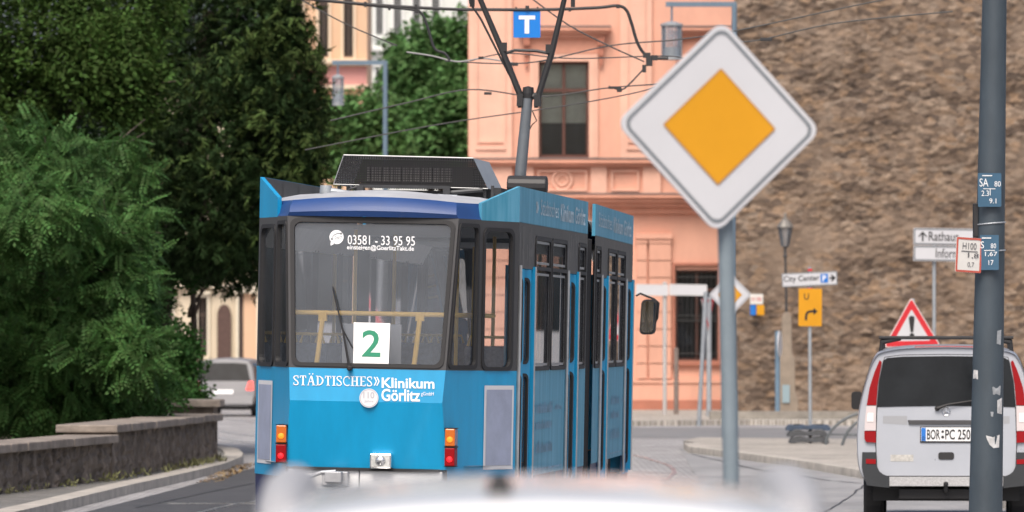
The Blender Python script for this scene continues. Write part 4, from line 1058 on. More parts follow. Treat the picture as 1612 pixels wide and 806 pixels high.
for x in (588.5, 592.5):
    for sy in (1, -1): lt.add([f2(x, -600.0), f2(x + 1.6, -600.0), f2(x + 1.6 - 0 + 0, -600.0), f2(x, -600)], [(0, 1, 2)]) if False else None
    lt.add([f2(x, -593.5), f2(x + 1.9, -593.5), f2(x + 5.2, -600.2), f2(x + 3.3, -600.2)], [(0, 1, 2, 3)])
    lt.add([f2(x, -607.2), f2(x + 1.9, -607.2), f2(x + 5.2, -600.4), f2(x + 3.3, -600.4)], [(0, 1, 2, 3)])
f3 = tilt(601, 600)
text(lt, "Klinikum", (601, 684, -611, -594.5), f3, .022); text(lt, "Görlitz", (600.5, 661.5, -631.5, -612), f3, .022); text(lt, "gGmbH", (663, 683, -623.5, -616), f3)
lt.build("lettering", decal, tram)
bd = MB(); fb = lambda u, v: rear_fn(u, -v, .010); silver = M_("silver_badge", (.62, .62, .64), .35, .5, var=.05)
poly(bd, circ(581, -627, 15, 36), fb)
bdo = bd.build("badge", silver, tram)
bt = MB(); fb2 = lambda u, v: rear_fn(u, -v, .013); text(bt, "110", (572.5, 589.5, -627.5, -617.5), fb2); text(bt, "Jahre", (574, 588, -634.5, -630), fb2)
for rr_ in (13.4, 12.6): pass
o_ = circ(581, -627, 13.8, 36); i_ = circ(581, -627, 13.1, 36); bt.rings([[fb2(*q) for q in o_], [fb2(*q) for q in i_]], closed=True)
bt.build("lettering", M_("badge_print", (.36, .36, .40), .5), bdo)
# plain sticker where the codes are stuck
stk_w = M_("sticker_white", (.66, .67, .70), .5, var=.03)
stk_b = M_("sticker_blue_grey", (.32, .36, .48), .55, var=.1, vscale=5)
for sx, (u0, u1) in ((1, (.18, .93)), (-1, (.10, .86))):
    p = Panel((sx * .86, .5, 0), (sx * HW, 1.1, 0), (sx * HW, 1.1, 1), (sx * .86, .5, 1), F_rear, (0, 4, .5))
    z1, z0 = (1.595, .885) if sx > 0 else (1.60, .895)
    s_ = MB(); rect(s_, u0, u1, z0, z1, lambda u, v: p(u, v, .005)); so = s_.build("sticker", stk_w, tram); s_ = MB(); rect(s_, u0 + .05, u1 - .05, z0 + .035, z1 - .035, lambda u, v: p(u, v, .008)); s_.build("sticker_field", stk_b, so)
# lamps
amber = M_("amber_lens", (.55, .13, .01), .25, coat=.5); redl = M_("red_lens", (.27, .003, .006), .4, spec=.2)
amb_e = emis("amber_bulb", (1.0, .30, .02), .35); red_e = emis("red_bulb", (1.0, .02, .03), .35)
for sx in (1, -1):
    xa, xb = (.668, .752) if sx > 0 else (-.755, -.668)
    for (z1, z0, m1, m2) in ((1.235, 1.09, amber, amb_e), (1.075, .925, redl, red_e)):
        b = MB(); b.box(xa, xb, -.035, .15, z0, z1); lo = b.build("tail_lamp", m1, tram, bevel=.008)
        e = MB(); cx = (xa + xb) / 2; e.lathe([(.026, 0), (.022, .006), (.0, .010)], 14, Matrix.Translation((cx, -.036, z0 + .055)) @ Matrix.Rotation(PI / 2, 4, 'X')); e.build("bulb", m2, lo)
        for q in (z0 - .007, z1 + .001):
            fr = MB(); fr.box(xa - .006, xb + .006, -.02, .15, q, q + .006); fr.build("lamp_frame", rubber, lo)
a = t_on_y(582, 737, -.03); b_ = t_on_y(617, 714, -.03)
hb = MB(); hb.box(a.x, b_.x, -.05, .1, a.z, b_.z); ho = hb.build("reversing_lamp", chrome, tram, bevel=.012)
hg = MB(); hg.box(a.x + .015, b_.x - .015, -.056, -.051, a.z + .015, b_.z - .015); hg.build("lens", M_("clear_lens", (.55, .56, .55), .15, coat=.6, var=.2, vscale=30), ho)
hg = MB(); hg.lathe([(.045, 0), (.03, .012), (.0, .016)], 18, Matrix.Translation(((a.x + b_.x) / 2, -.057, (a.z + b_.z) / 2)) @ Matrix.Rotation(PI / 2, 4, 'X')); hg.build("bulb", chrome, ho, smooth=True)
# white bumper and coupler
bp_ = MB(); bp_.box(-.66, -.0600, .045, .12, .50, .872); bp_.box(-.055, .64, .045, .12, .50, .872); bp_.build("bumper", white_p, tram, bevel=.01)
cp_ = MB(); cp_.box(-.36, -.14, -.05, .06, .74, .86); cp_.box(-.32, -.18, -.16, -.02, .77, .86); cp_.tube([(-.52, .02, .70), (-.48, -.04, .80), (-.36, -.05, .85), (-.24, -.04, .86)], .018, 7); cp_.box(-.45, -.06, -.03, .04, .62, .73)
cp_.build("coupler", M_("coupler_grey", (.42, .43, .45), .5, .3, var=.15), tram, bevel=.012)
bu = MB(); bu.box(-.62, .62, .02, .10, .87, .893); bu.build("bumper_seal", rubber, tram)
# windscreen print, wiper
pw = lambda u, v, o=-.009: (lambda q: q)(scr(u, v, o))
def scr(px, py, off):
    a, d = tray(px, py); n = pc.n; p0 = pc.c[0]
    t = (p0 - a).dot(n) / d.dot(n); return a + d * t + n * off
wt = MB(); wf = lambda u, v: scr(u, -v, -.010)
text(wt, "03581 - 33 95 95", (547, 653, -384.5, -369.5), lambda u, v: wf(u, v - (u - 547) * .022), .004); text(wt, "einsteigen@GoerlitzTakt.de", (546, 651.5, -394.6, -384.6), lambda u, v: wf(u, v - (u - 546) * .022), .018)
o_ = circ(529.5, -373, 11.2, 30)
poly(wt, o_, wf); wt.add([wf(520.5, -379), wf(528, -383), wf(520, -386.5)], [(0, 1, 2)])
wo = wt.build("windscreen_print", decal, tram)
ph = MB(); wf2 = lambda u, v: scr(u, -v, -.0085)
ap = spline([(521.5, -376, 0), (525, -370.5, 0), (531, -367.5, 0), (538.5, -366.6, 0)], 5)
for q0, q1 in zip(ap, ap[1:]): ph.add([wf2(q0.x, q0.y - .6), wf2(q1.x, q1.y - .6), wf2(q1.x, q1.y + .7), wf2(q0.x, q0.y + .7)], [(0, 1, 2, 3)])
for (x, y) in ((522.3, -376), (536.6, -367.6)): poly(ph, circ(x, y, 1.7, 10), wf2)
text(ph, "24/7", (527, 538, -376.5, -371.5), wf2)
ph.build("phone_emblem", M_("print_grey", (.20, .21, .23), .5), wo)
wp = MB(); p0 = scr(551.5, 581, .05); p1 = scr(525, 455, .035); pm = scr(541, 520, .05)
wp.tube([p0, pm, p1], [.012, .009, .006], 6); wp.tube([scr(556, 549, .02), pm, scr(524.5, 452, .02)], .007, 6); wp.lathe([(.022, -.03), (.022, .05), (.012, .06)], 12, Matrix.Translation(scr(551.5, 580, .02)) @ Matrix.Rotation(PI / 2, 4, 'X'))
wp.build("wiper", rubber, tram)
# yellow rail behind the windscreen
yr = MB(); yz = t_on_y(470, 491.5, .42); y2 = t_on_y(790, 498.5, .42)
yr.tube([Vector((-.74, .50, yz.z)), Vector((-.66, .42, yz.z)), Vector((.62, .42, yz.z)), Vector((.70, .47, yz.z)), Vector((.93, .98, yz.z))], .021, 10)
for (x, dx) in ((507, -2), (660, -2)):
    a = t_on_y(x + 1.5, 497, .42); b = Vector((a.x - .03, .20, 1.60)); yr.tube([a, b], .022, 8)
    yr.box(a.x - .035, a.x + .035, a.y - .03, a.y + .03, a.z - .045, a.z + .03)
yr.build("handrail", rail_y, tram, smooth='auto')
bd_ = MB(); q0 = t_on_y(538, 580, .33); q1 = t_on_y(632, 511, .33); bd_.box(q0.x, q1.x, .33, .36, q0.z, q1.z); bd_.build("notice_board", M_("board_grey", (.38, .40, .43), .5, .2), tram)
# braking-resistor cage on the roof
Y0, Y1 = 1.9, 3.0
grille = mesh_grille("cage_mesh", (.016, .016, .018), .021, .56); lightm = M_("cage_steel", (.40, .41, .42), .45, .5, var=.08)
def cz(px, py): return t_on_y(px, py, Y0)
c_bl, c_br, c_tl, c_tr = cz(525, 290), cz(768, 297), cz(541, 244), cz(745, 249)
cg = MB(); cg.quad(c_bl, c_br, c_tr, c_tl); bk_ = Vector((0, Y1 - Y0, 0))
cgo = cg.build("resistor_cage", grille, tram)
cg = MB(); cg.quad(c_bl + bk_, c_br + bk_, c_tr + bk_, c_tl + bk_); cg.build("rear_mesh", grille, cgo)
cs = MB(); cs.quad(c_tl, c_tr, c_tr + bk_, c_tl + bk_); cs.quad(c_tr, c_br, c_br + bk_, c_tr + bk_); cs.quad(c_tl, c_bl, c_bl + bk_, c_tl + bk_)
cs.tube([c_tl, c_tr], .006, 6); cs.tube([c_bl, c_br], .004, 6); cs.tube([c_bl, c_tl], .004, 6)
cs.build("cage_cover", lightm, cgo)
rb = MB(); a = cz(574, 291); b = cz(741, 262); rb.box(a.x, b.x, Y0 + .15, Y1 - .1, a.z, b.z); rb.build("resistor_bank", rubber, cgo)
rb = MB(); a = cz(577, 285); b = cz(706, 264)
for i in range(22):
    x = a.x + (b.x - a.x) * i / 21; rb.box(x - .012, x + .012, Y0 + .11, Y0 + .148, a.z, (a.z + b.z) / 2 - .006); rb.box(x - .012, x + .012, Y0 + .11, Y0 + .148, (a.z + b.z) / 2 + .006, b.z)
rb.build("fins", M_("fin_grey", (.30, .29, .28), .5, .4), cgo)
ft = MB(); a = cz(545, 312); b = cz(760, 312)
for px in (532, 546, 558, 762, 774):
    q = cz(px, 292); ft.box(q.x - .012, q.x + .012, Y0 + .05, Y0 + .09, 3.18, q.z)
ft.box(cz(566, 295).x, cz(706, 295).x, Y0 - .02, Y0 + .04, cz(600, 296).z, cz(600, 291).z); ft.box(cz(575, 303).x, cz(700, 303).x, Y0 + .2, Y0 + .3, 3.16, cz(600, 298).z)
ft.box(cz(700, 300).x, cz(782, 300).x, Y0 + .3, Y0 + .9, 3.17, cz(700, 293).z)
ft.tube([cz(545, 305), cz(552, 297), cz(568, 293), cz(572, 299)], .012, 6); ft.tube([cz(700, 304), cz(760, 299)], .02, 6)
for px in (568, 704): q = cz(px, 300); ft.box(q.x - .03, q.x + .03, Y0 - .05, Y0 + .05, 3.17, q.z + .04)
ft.build("cage_stand", steel_dark, tram)
rl = MB(); rl.tube([t_on_y(509, 303, .9), t_on_y(522, 301, .9), t_on_y(560, 306, 1.0), t_on_y(640, 307, 1.1), t_on_y(720, 309, 1.0)], [.028, .03, .022, .016, .012], 8); rl.lathe([(.05, -.05), (.055, 0), (.05, .06)], 14, Matrix.Translation(t_on_y(513, 303, .9)))
rl.build("cable_conduit", galv, tram, smooth='auto')
# pantograph on the front car
pg = Vector(F_front(0, 4.0, 0)); yp = t_on_x(817, 290, 0.0).y
def PP(px, py, dy=0.0): return t_on_y(px, py, yp + dy)
pt_g = M_("pantograph_grey", (.16, .18, .20), .45, .4, var=.1); pt_b = M_("pantograph_black", (.028, .028, .03), .5, .2)
ar = MB(); ar.tube([PP(815, 318), PP(818, 286), PP(831, 152)], [.062, .060, .052], 14); pga = ar.build("pantograph_arm", pt_g, tram, smooth='auto')
kn = MB(); kn.lathe([(.0, -.06), (.055, -.05), (.06, 0), (.055, .06), (.0, .075)], 14, Matrix.Translation(PP(831.5, 147)))
for px in (819, 846): q = PP(px, 158); kn.box(q.x - .03, q.x + .03, q.y - .05, q.y + .05, q.z - .06, q.z + .06)
q0, q1 = PP(816, 152), PP(851, 151); kn.tube([q0, q1], .035, 8); kn.lathe([(.02, -.03), (.02, .03)], 8, Matrix.Translation(PP(818, 165))); kn.lathe([(.02, -.03), (.02, .03)], 8, Matrix.Translation(PP(844, 165)))
kn.tube([PP(838, 175), PP(845, 190), PP(838, 196), PP(833, 205)], .006, 5)
kn.build("knuckle", pt_b, pga)
up = MB(); up.tube([PP(821, 155), PP(794, 88), PP(753, -8), PP(735, -50)], [.034, .032, .027, .025], 9); up.tube([PP(847, 152), PP(868, 85), PP(889, -4), PP(903, -60)], [.034, .032, .027, .025], 9)
up.tube([PP(796, 84), PP(810, 79), PP(845, 80), PP(864, 84)], .016, 7); up.tube([PP(819, 150), PP(790, 95), PP(757, 30), PP(740, 5), PP(738, -40)], .012, 6)
for (x, y) in ((793, 74), (864, 77)): q = PP(x, y); up.box(q.x - .03, q.x + .03, q.y - .03, q.y + .03, q.z - .045, q.z + .045)
up.tube([PP(735, -50), PP(903, -60)], .02, 8); up.box(PP(690, -60).x, PP(950, -60).x, yp - .25, yp - .19, PP(800, -64).z, PP(800, -58).z); up.box(PP(690, -60).x, PP(950, -60).x, yp + .19, yp + .25, PP(800, -64).z, PP(800, -58).z)
for px in (743, 744, 902): q = PP(px, 3); up.box(q.x - .02, q.x + .02, q.y - .02, q.y + .02, q.z - .05, q.z + .2)
up.build("upper_frame", pt_b, pga)
pb = MB(); q = PP(817, 312); pb.box(q.x - .5, q.x + .5, yp - .6, yp + .6, 3.2, 3.30); pb.lathe([(.0, -.18), (.10, -.18), (.10, .22), (.0, .22)], 14, Matrix.Translation(q + Vector((.1, -.3, .12))) @ Matrix.Rotation(PI / 2, 4, 'Y')); pb.box(q.x - .35, q.x - .1, yp - .5, yp - .1, 3.29, 3.42)
pb.build("pantograph_base", pt_b, tram, bevel=.015)
ant = MB(); q = t_on_y(876, 300, 3.2 + 2); ant.lathe([(.02, 0), (.02, .10), (.045, .105), (.045, .13)], 10, Matrix.Translation((.75, 5.0, 3.2))); ant.build("aerial", rubber, tram)
# wing mirror of the front car
mr_ = MB(); Pm = lambda px, py: TI @ at(px, py, 61.6)
mr_.tube([Pm(1001, 466), Pm(1008, 462), Pm(1030, 471), Pm(1037, 477), Pm(1035, 500), Pm(1028, 515)], .012, 7); mo = mr_.build("mirror_arm", rubber, tram, smooth='auto')
mh = MB(); c = Pm(1021, 499); mh.add([], []); 
mh.prism(rrect(-.085, .085, -.19, .19, .05), .10, c + Vector((0, .05, 0)), (.995, 0, .03), (0.05, 0, 1)); mh.build("mirror_housing", rubber, mo, bevel=.012)
mg = MB(); poly(mg, rrect(-.07, .07, -.17, .17, .045), lambda u, v: c + Vector((u + .05 * v, -.0575, v))); mg.build("mirror_glass", M_("mirror", (.8, .8, .8), .03, 1.0), mo)
# route card in the windscreen
Pc = lambda px, py: TM @ scr(px, py, .006)
rcq = [Pc(556, 572), Pc(612, 573.5), Pc(614.5, 509), Pc(557, 507.5)]
rc_t = thing("route_card", "white card with a green number 2 taped onto the tram's rear windscreen", "card", rcq[0].lerp(rcq[1], .5))
m = MB(); nrm = (rcq[1] - rcq[0]).cross(rcq[3] - rcq[0]).normalized()
if nrm.y > 0: nrm = -nrm
m.quad(*rcq); m.quad(*[q - nrm * .004 for q in rcq])
for i in range(4): m.quad(rcq[i], rcq[(i + 1) % 4], rcq[(i + 1) % 4] - nrm * .004, rcq[i] - nrm * .004)
m.build("card", M_("card_white", (.86, .87, .88), .6), rc_t, world=True)
m = MB(); text(m, "2", (.24, .76, .17, .82), lambda u, v: rcq[0].lerp(rcq[1], u).lerp(rcq[3].lerp(rcq[2], u), v) + nrm * .003, .012); m.build("lettering", M_("print_green", (.02, .25, .14), .6), rc_t, world=True)

# ------------------------------------------------------------------ road vehicles
def cat(P_, n):
    P_ = np.array(P_, float); out = []
    N_ = len(P_)
    for i in range(N_ - 1):
        p0 = P_[max(i - 1, 0)]; p1 = P_[i]; p2 = P_[i + 1]; p3 = P_[min(i + 2, N_ - 1)]
        for j in range(n):
            t = j / n; out.append(0.5 * (2 * p1 + (-p0 + p2) * t + (2 * p0 - 5 * p1 + 4 * p2 - p3) * t * t + (-p0 + 3 * p1 - 3 * p2 + p3) * t ** 3))
    out.append(P_[-1]); return np.array(out)
class Shell:
    """vehicle skin: stations along y, each a half outline of (x,z) from the sill to the roof centre"""
    def __init__(s, stations, ny=4, nt=3):
        # stations: (y_low, y_top, [(x,z)...])
        A = np.array([[(x, yl + (yt - yl) * ((z - o[0][1]) / max(.01, o[-1][1] - o[0][1])), z) for x, z in o] for yl, yt, o in stations])
        B = np.array([cat(a, nt) for a in A]); C = cat(B.reshape(len(B), -1), ny).reshape(-1, B.shape[1], 3)
        s.G = C; s.ny = ny; s.nt = nt
    def pt(s, i, j, sx=1, off=0.0):
        G = s.G; i = i * s.ny; j = j * s.nt
        i0 = int(min(max(i, 0), G.shape[0] - 1.001)); j0 = int(min(max(j, 0), G.shape[1] - 1.001)); a = i - i0; b = j - j0
        P00, P10, P01, P11 = G[i0, j0], G[i0 + 1, j0], G[i0, j0 + 1], G[i0 + 1, j0 + 1]
        p = (P00 * (1 - a) + P10 * a) * (1 - b) + (P01 * (1 - a) + P11 * a) * b
        n = np.cross((P10 - P00), (P01 - P00)); n = n / max(1e-9, np.linalg.norm(n))
        if n[0] < 0: n = -n
        if abs(n[0]) < .05 and n[2] < 0: n = -n
        p = p + n * off
        return Vector((p[0] * sx, p[1], p[2]))
    def body(s, mb):
        for sx in (1, -1):
            mb.rings([[Vector((p[0] * sx, p[1], p[2])) for p in row] for row in s.G])
        for row in (s.G[0], s.G[-1]): mb.rings([[Vector((p[0], p[1], p[2])) for p in row], [Vector((-p[0], p[1], p[2])) for p in row]])
        mb.rings([[Vector((r[0][0], r[0][1], r[0][2])) for r in s.G], [Vector((-r[0][0], r[0][1], r[0][2])) for r in s.G]])
    def patch(s, mb, i0, i1, j0, j1, sx, off=.006, n=6):
        mb.rings([[s.pt(i0 + (i1 - i0) * a / n, j0 + (j1 - j0) * b / n, sx, off) for a in range(n + 1)] for b in range(n + 1)])
def wheel(parent, x, y, r, w, rim_m):
    t_ = MB(); Mx = Matrix.Translation((x, y, r)) @ Matrix.Rotation(PI / 2, 4, 'Y'); s_ = w / 2
    t_.lathe([(r * .62, -s_), (r * .93, -s_), (r, -s_ * .72), (r, s_ * .72), (r * .93, s_), (r * .62, s_)], 28, Mx); wo = t_.build("wheel", rubber, parent)
    m = MB(); m.lathe([(.02, -s_ * .8), (r * .6, -s_ * .9), (r * .62, 0), (r * .6, s_ * .9), (.02, s_ * .8)], 20, Mx); m.build("rim", rim_m, wo)
car_glass = M_("car_glass_dark", (0.012, 0.014, 0.016), 0.08, spec=.28, var=.3, vscale=3)
rim_m = M_("alloy_rim", (.5, .5, .52), .35, .8)
plate_w = M_("number_plate_white", (.78, .79, .80), .4)

# silver van, tail towards us
VX = (1489.5 - 806) / 148.0; VY = FPX / 148.0; VYAW = math.atan2(VX, VY)
van = thing("van", "silver van with black roof bars parked nose away behind the right mast", "van", (VX, VY, 0), -VYAW)
def van_outline(w, zr, zl=.42):
    return [(.80 * w, zl), (.90 * w, zl + .10), (.945 * w, .70), (.95 * w, 1.0), (.925 * w, 1.26), (.845 * w, 1.58), (.775 * w, 1.77 * zr), (.70 * w, 1.845 * zr), (.5 * w, 1.885 * zr), (.25 * w, 1.90 * zr), (0, 1.905 * zr)]
def hood_outline(w, zh):
    return [(.80 * w, .42), (.90 * w, .52), (.945 * w, .70), (.93 * w, .88), (.89 * w, .96), (.85 * w, zh - .10), (.78 * w, zh - .06), (.70 * w, zh - .03), (.5 * w, zh), (.25 * w, zh + .015), (0, zh + .02)]
vs_ = Shell([(0, .16, van_outline(.985, .985)), (.10, .24, van_outline(1.0, 1.0)), (1.4, 1.4, van_outline(1, 1.01)), (2.9, 2.8, van_outline(1, 1.005)), (3.5, 3.15, van_outline(.99, .96)), (3.95, 3.8, hood_outline(.98, 1.22)), (4.55, 4.45, hood_outline(.93, 1.05)), (4.74, 4.65, hood_outline(.80, .95))], 5, 4)
silver_p = M_("van_silver_paint", (.43, .455, .50), .3, .3, coat=.4, var=.03, vscale=2)
m = MB(); vs_.body(m); m.build("body", silver_p, van, smooth='auto')
def vr(px, py, off=.006):
    x = (px - 1489.5) / 148.0; z = CH - (py - HY) / 148.0
    yb = .16 * max(0, (z - .42)) / (1.905 - .42) + .03 * 0
    bow = 0.0
    return Vector((x, yb + bow - off, z))
def vpoly(name, m_, pts, off, parent=van, th=.0):
    mb = MB(); p = [(a, -b) for a, b in pts]
    if th:
        tri = [tuple(t) for t in tessellate_polygon([[Vector((u, v, 0)) for u, v in p]])]; k = len(p)
        mb.add([vr(u, -v, off) for u, v in p] + [vr(u, -v, off - th) for u, v in p], tri + [tuple(i + k for i in t) for t in tri] + [(i, (i + 1) % k, (i + 1) % k + k, i + k) for i in range(k)])
    else: poly(mb, p, lambda u, v: vr(u, -v, off))
    return mb.build(name, m_, parent)
def mir(pts): return [(2979 - a, b) for a, b in pts]
gate = vpoly("tailgate", silver_p, [(1381, 648), (1379.5, 700), (1381, 735), (1386, 745), (1396, 749), (1583, 749), (1593, 745), (1598, 735), (1599.5, 700), (1598, 648), (1594, 600), (1586, 563), (1560, 559.5), (1489, 558.5), (1419, 559.5), (1393, 563), (1385, 600)], .012, th=.02)
vpoly("panel_gap", rubber, [(1379.6, 648), (1378, 700), (1379.8, 736), (1385, 746.5), (1396, 750.3), (1583, 750.3), (1594, 746.5), (1599.2, 736), (1601, 700), (1599.4, 648), (1595.4, 600), (1587, 562), (1560, 558.3), (1489, 557.3), (1419, 558.3), (1392, 562), (1383.6, 600)], .006, gate, th=.01)
gl_ = [(1380.5, 641), (1384, 605), (1390, 568), (1397, 563.5), (1420, 561.5), (1489, 560.5), (1558, 561.5), (1582, 563.5), (1589, 568), (1595, 605), (1598.5, 641), (1560, 640), (1489, 639), (1420, 640)]
bw = vpoly("rear_window", car_glass, gl_, .020, th=.012)
sp_ = MB(); sp_.tube([vr(1440, 547, .0), vr(1489, 546, .0), vr(1539, 547, .0)], .012, 6); sp_.build("brake_light", redl, van)
for f_ in (lambda p: p, mir):
    r1 = vpoly("tail_light", redl, f_([(1384.8, 567), (1377, 585), (1369, 610), (1364.5, 638), (1379.5, 638), (1382, 605), (1388, 570)]), .035, th=.05)
    vpoly("lens", M_("tail_light_clear", (.62, .55, .55), .2, coat=.5), f_([(1364.3, 639), (1361.8, 660), (1361, 678), (1379, 678), (1379.3, 639)]), .034, r1, th=.05)
    vpoly("lens", redl, f_([(1361, 679), (1361, 691), (1364, 696), (1379, 697), (1379, 679)]), .034, r1, th=.05)
    vpoly("bulb", M_("bulb_white", (.85, .84, .82), .2, coat=.6), f_([(1366, 650), (1365, 664), (1375, 664), (1375, 650)]), .040, r1)
    vpoly("bumper", M_("bumper_dark_plastic", (.028, .032, .037), .75, var=.1), f_([(1357.5, 712), (1357, 735), (1360, 750), (1365, 764), (1400, 768), (1400, 750), (1392, 748), (1383, 741), (1380, 730), (1379.5, 712)]), .055, th=.30)
    vpoly("reflector", redl, f_([(1363.5, 722.5), (1363.5, 730), (1379, 730.5), (1379, 723)]), .060)
vpoly("bumper_step", M_("tread_plate", (.50, .50, .50), .35, .7, var=.2, vscale=60), [(1400.5, 750.5), (1400.5, 765), (1578.5, 765), (1578.5, 750.5)], .06, th=.25)
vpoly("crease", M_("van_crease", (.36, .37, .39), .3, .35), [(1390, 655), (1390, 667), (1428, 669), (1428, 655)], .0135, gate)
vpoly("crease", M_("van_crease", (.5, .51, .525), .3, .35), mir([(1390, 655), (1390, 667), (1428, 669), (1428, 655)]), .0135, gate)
vpoly("handle", M_("grip_plastic", (.05, .05, .055), .5), [(1429, 661.5), (1431, 668), (1548, 668), (1550, 661.5)], .035, gate, th=.03)
vpoly("lock", black, rrect(1477, 1502, 712, 723.5, 4), .022, gate, th=.02)
vpoly("nameplate", M_("nameplate_silver", (.50, .49, .46), .4, .3, var=.2, vscale=30), [(1402, 716), (1402, 726.5), (1438, 726.5), (1438, 716)], .015, gate)
# emblem: ring with three spokes
em = MB(); c = vr(1489.5, 648, .024); em.tube([c + Vector((.043 * math.cos(t), 0, .043 * math.sin(t))) for t in np.linspace(0, 2 * PI, 28)], .0045, 6, cap=False)
for a in (90, 210, 330): em.tube([c, c + Vector((.041 * math.cos(R(a)), 0, .041 * math.sin(R(a))))], [.008, .002], 5)
em.build("emblem", chrome, gate)
vw = MB(); vw.tube([vr(1475.5, 643, .05), vr(1492, 637, .055), vr(1530, 631, .045)], [.02, .012, .008], 7); vw.lathe([(.03, 0), (.026, .05)], 12, Matrix.Translation(vr(1475.5, 643, .0)) @ Matrix.Rotation(PI / 2, 4, 'X')); vw.build("wiper", rubber, van)
pl = vpoly("number_plate", plate_w, [(1450, 673), (1450, 694.5), (1529.5, 694.5), (1529.5, 673)], .03, th=.016)
vpoly("plate_frame", black, [(1448.6, 671.6), (1448.6, 697), (1530.9, 697), (1530.9, 671.6)], .024, pl, th=.01)
vpoly("plate_band", sign_blue, [(1450.5, 673.5), (1450.5, 694), (1457.5, 694), (1457.5, 673.5)], .033, pl)
tx = MB(); vf = lambda u, v: vr(u, -v, .034); text(tx, "BOR", (1459.5, 1480, -692, -676), vf, .015); text(tx, "PC 250", (1488, 1527.5, -692, -676), vf, .015); text(tx, "D", (1452.3, 1455.8, -692.5, -687.5), lambda u, v: vr(u, -v, .036)); poly(tx, circ(1484, -679.5, 2.2, 10), vf); poly(tx, circ(1484, -688, 2.4, 10), vf)
tx.build("lettering", black, pl)
tb = MB(); q = vr(1489, 770, .12); tb.tube([vr(1489, 774, -.1), vr(1489, 772, .08), vr(1489, 764, .1)], .022, 8); tb.lathe([(.0, .0), (.025, .01), (.025, .04), (.0, .05)], 12, Matrix.Translation(vr(1489, 765, .1))); tb.box(-.5, .5, .05, .4, .28, .38); tb.build("tow_bar", rubber, van)
un = MB(); un.box(-.78, .78, .3, 4.3, .25, .46); un.build("underbody", rubber, van)
for y in (.85, 3.95):
    for x in (-.78, .78): wheel(van, x, y, .33, .21, rim_m)
for y in (.62, 2.5):
    b = MB(); b.tube([(-.72, y, 1.995), (.72, y, 1.995)], .018, 8); b.box(-.71, .71, y - .03, y + .03, 1.985, 2.0)
    for sx in (1, -1):
        b.tube([(sx * .70, y, 1.83), (sx * .69, y, 1.95), (sx * .5, y, 1.985)], [.025, .03, .02], 7)
    b.build("roof_bar", rubber, van)
for sx in (1, -1):
    w = MB(); vs_.patch(w, 1.1, 2.0, 4.15, 6.0, sx); vs_.patch(w, 2.1, 3.0, 4.15, 6.0, sx); vs_.patch(w, 3.1, 4.3, 4.2, 5.7, sx); w.build("side_window", car_glass, van)
    mm = MB(); mm.prism(rrect(-.06, .06, -.10, .10, .035), .12, (sx * (1.04 if sx > 0 else 1.005), 3.6, 1.29), (1, 0, 0), (0, 0, 1)); mm.build("wing_mirror", rubber, van, bevel=.02)
ws = MB(); vs_.patch(ws, 4.15, 4.95, 6.1, 9.99, 1); vs_.patch(ws, 4.15, 4.95, 6.1, 9.99, -1); ws.build("windscreen", car_glass, van)

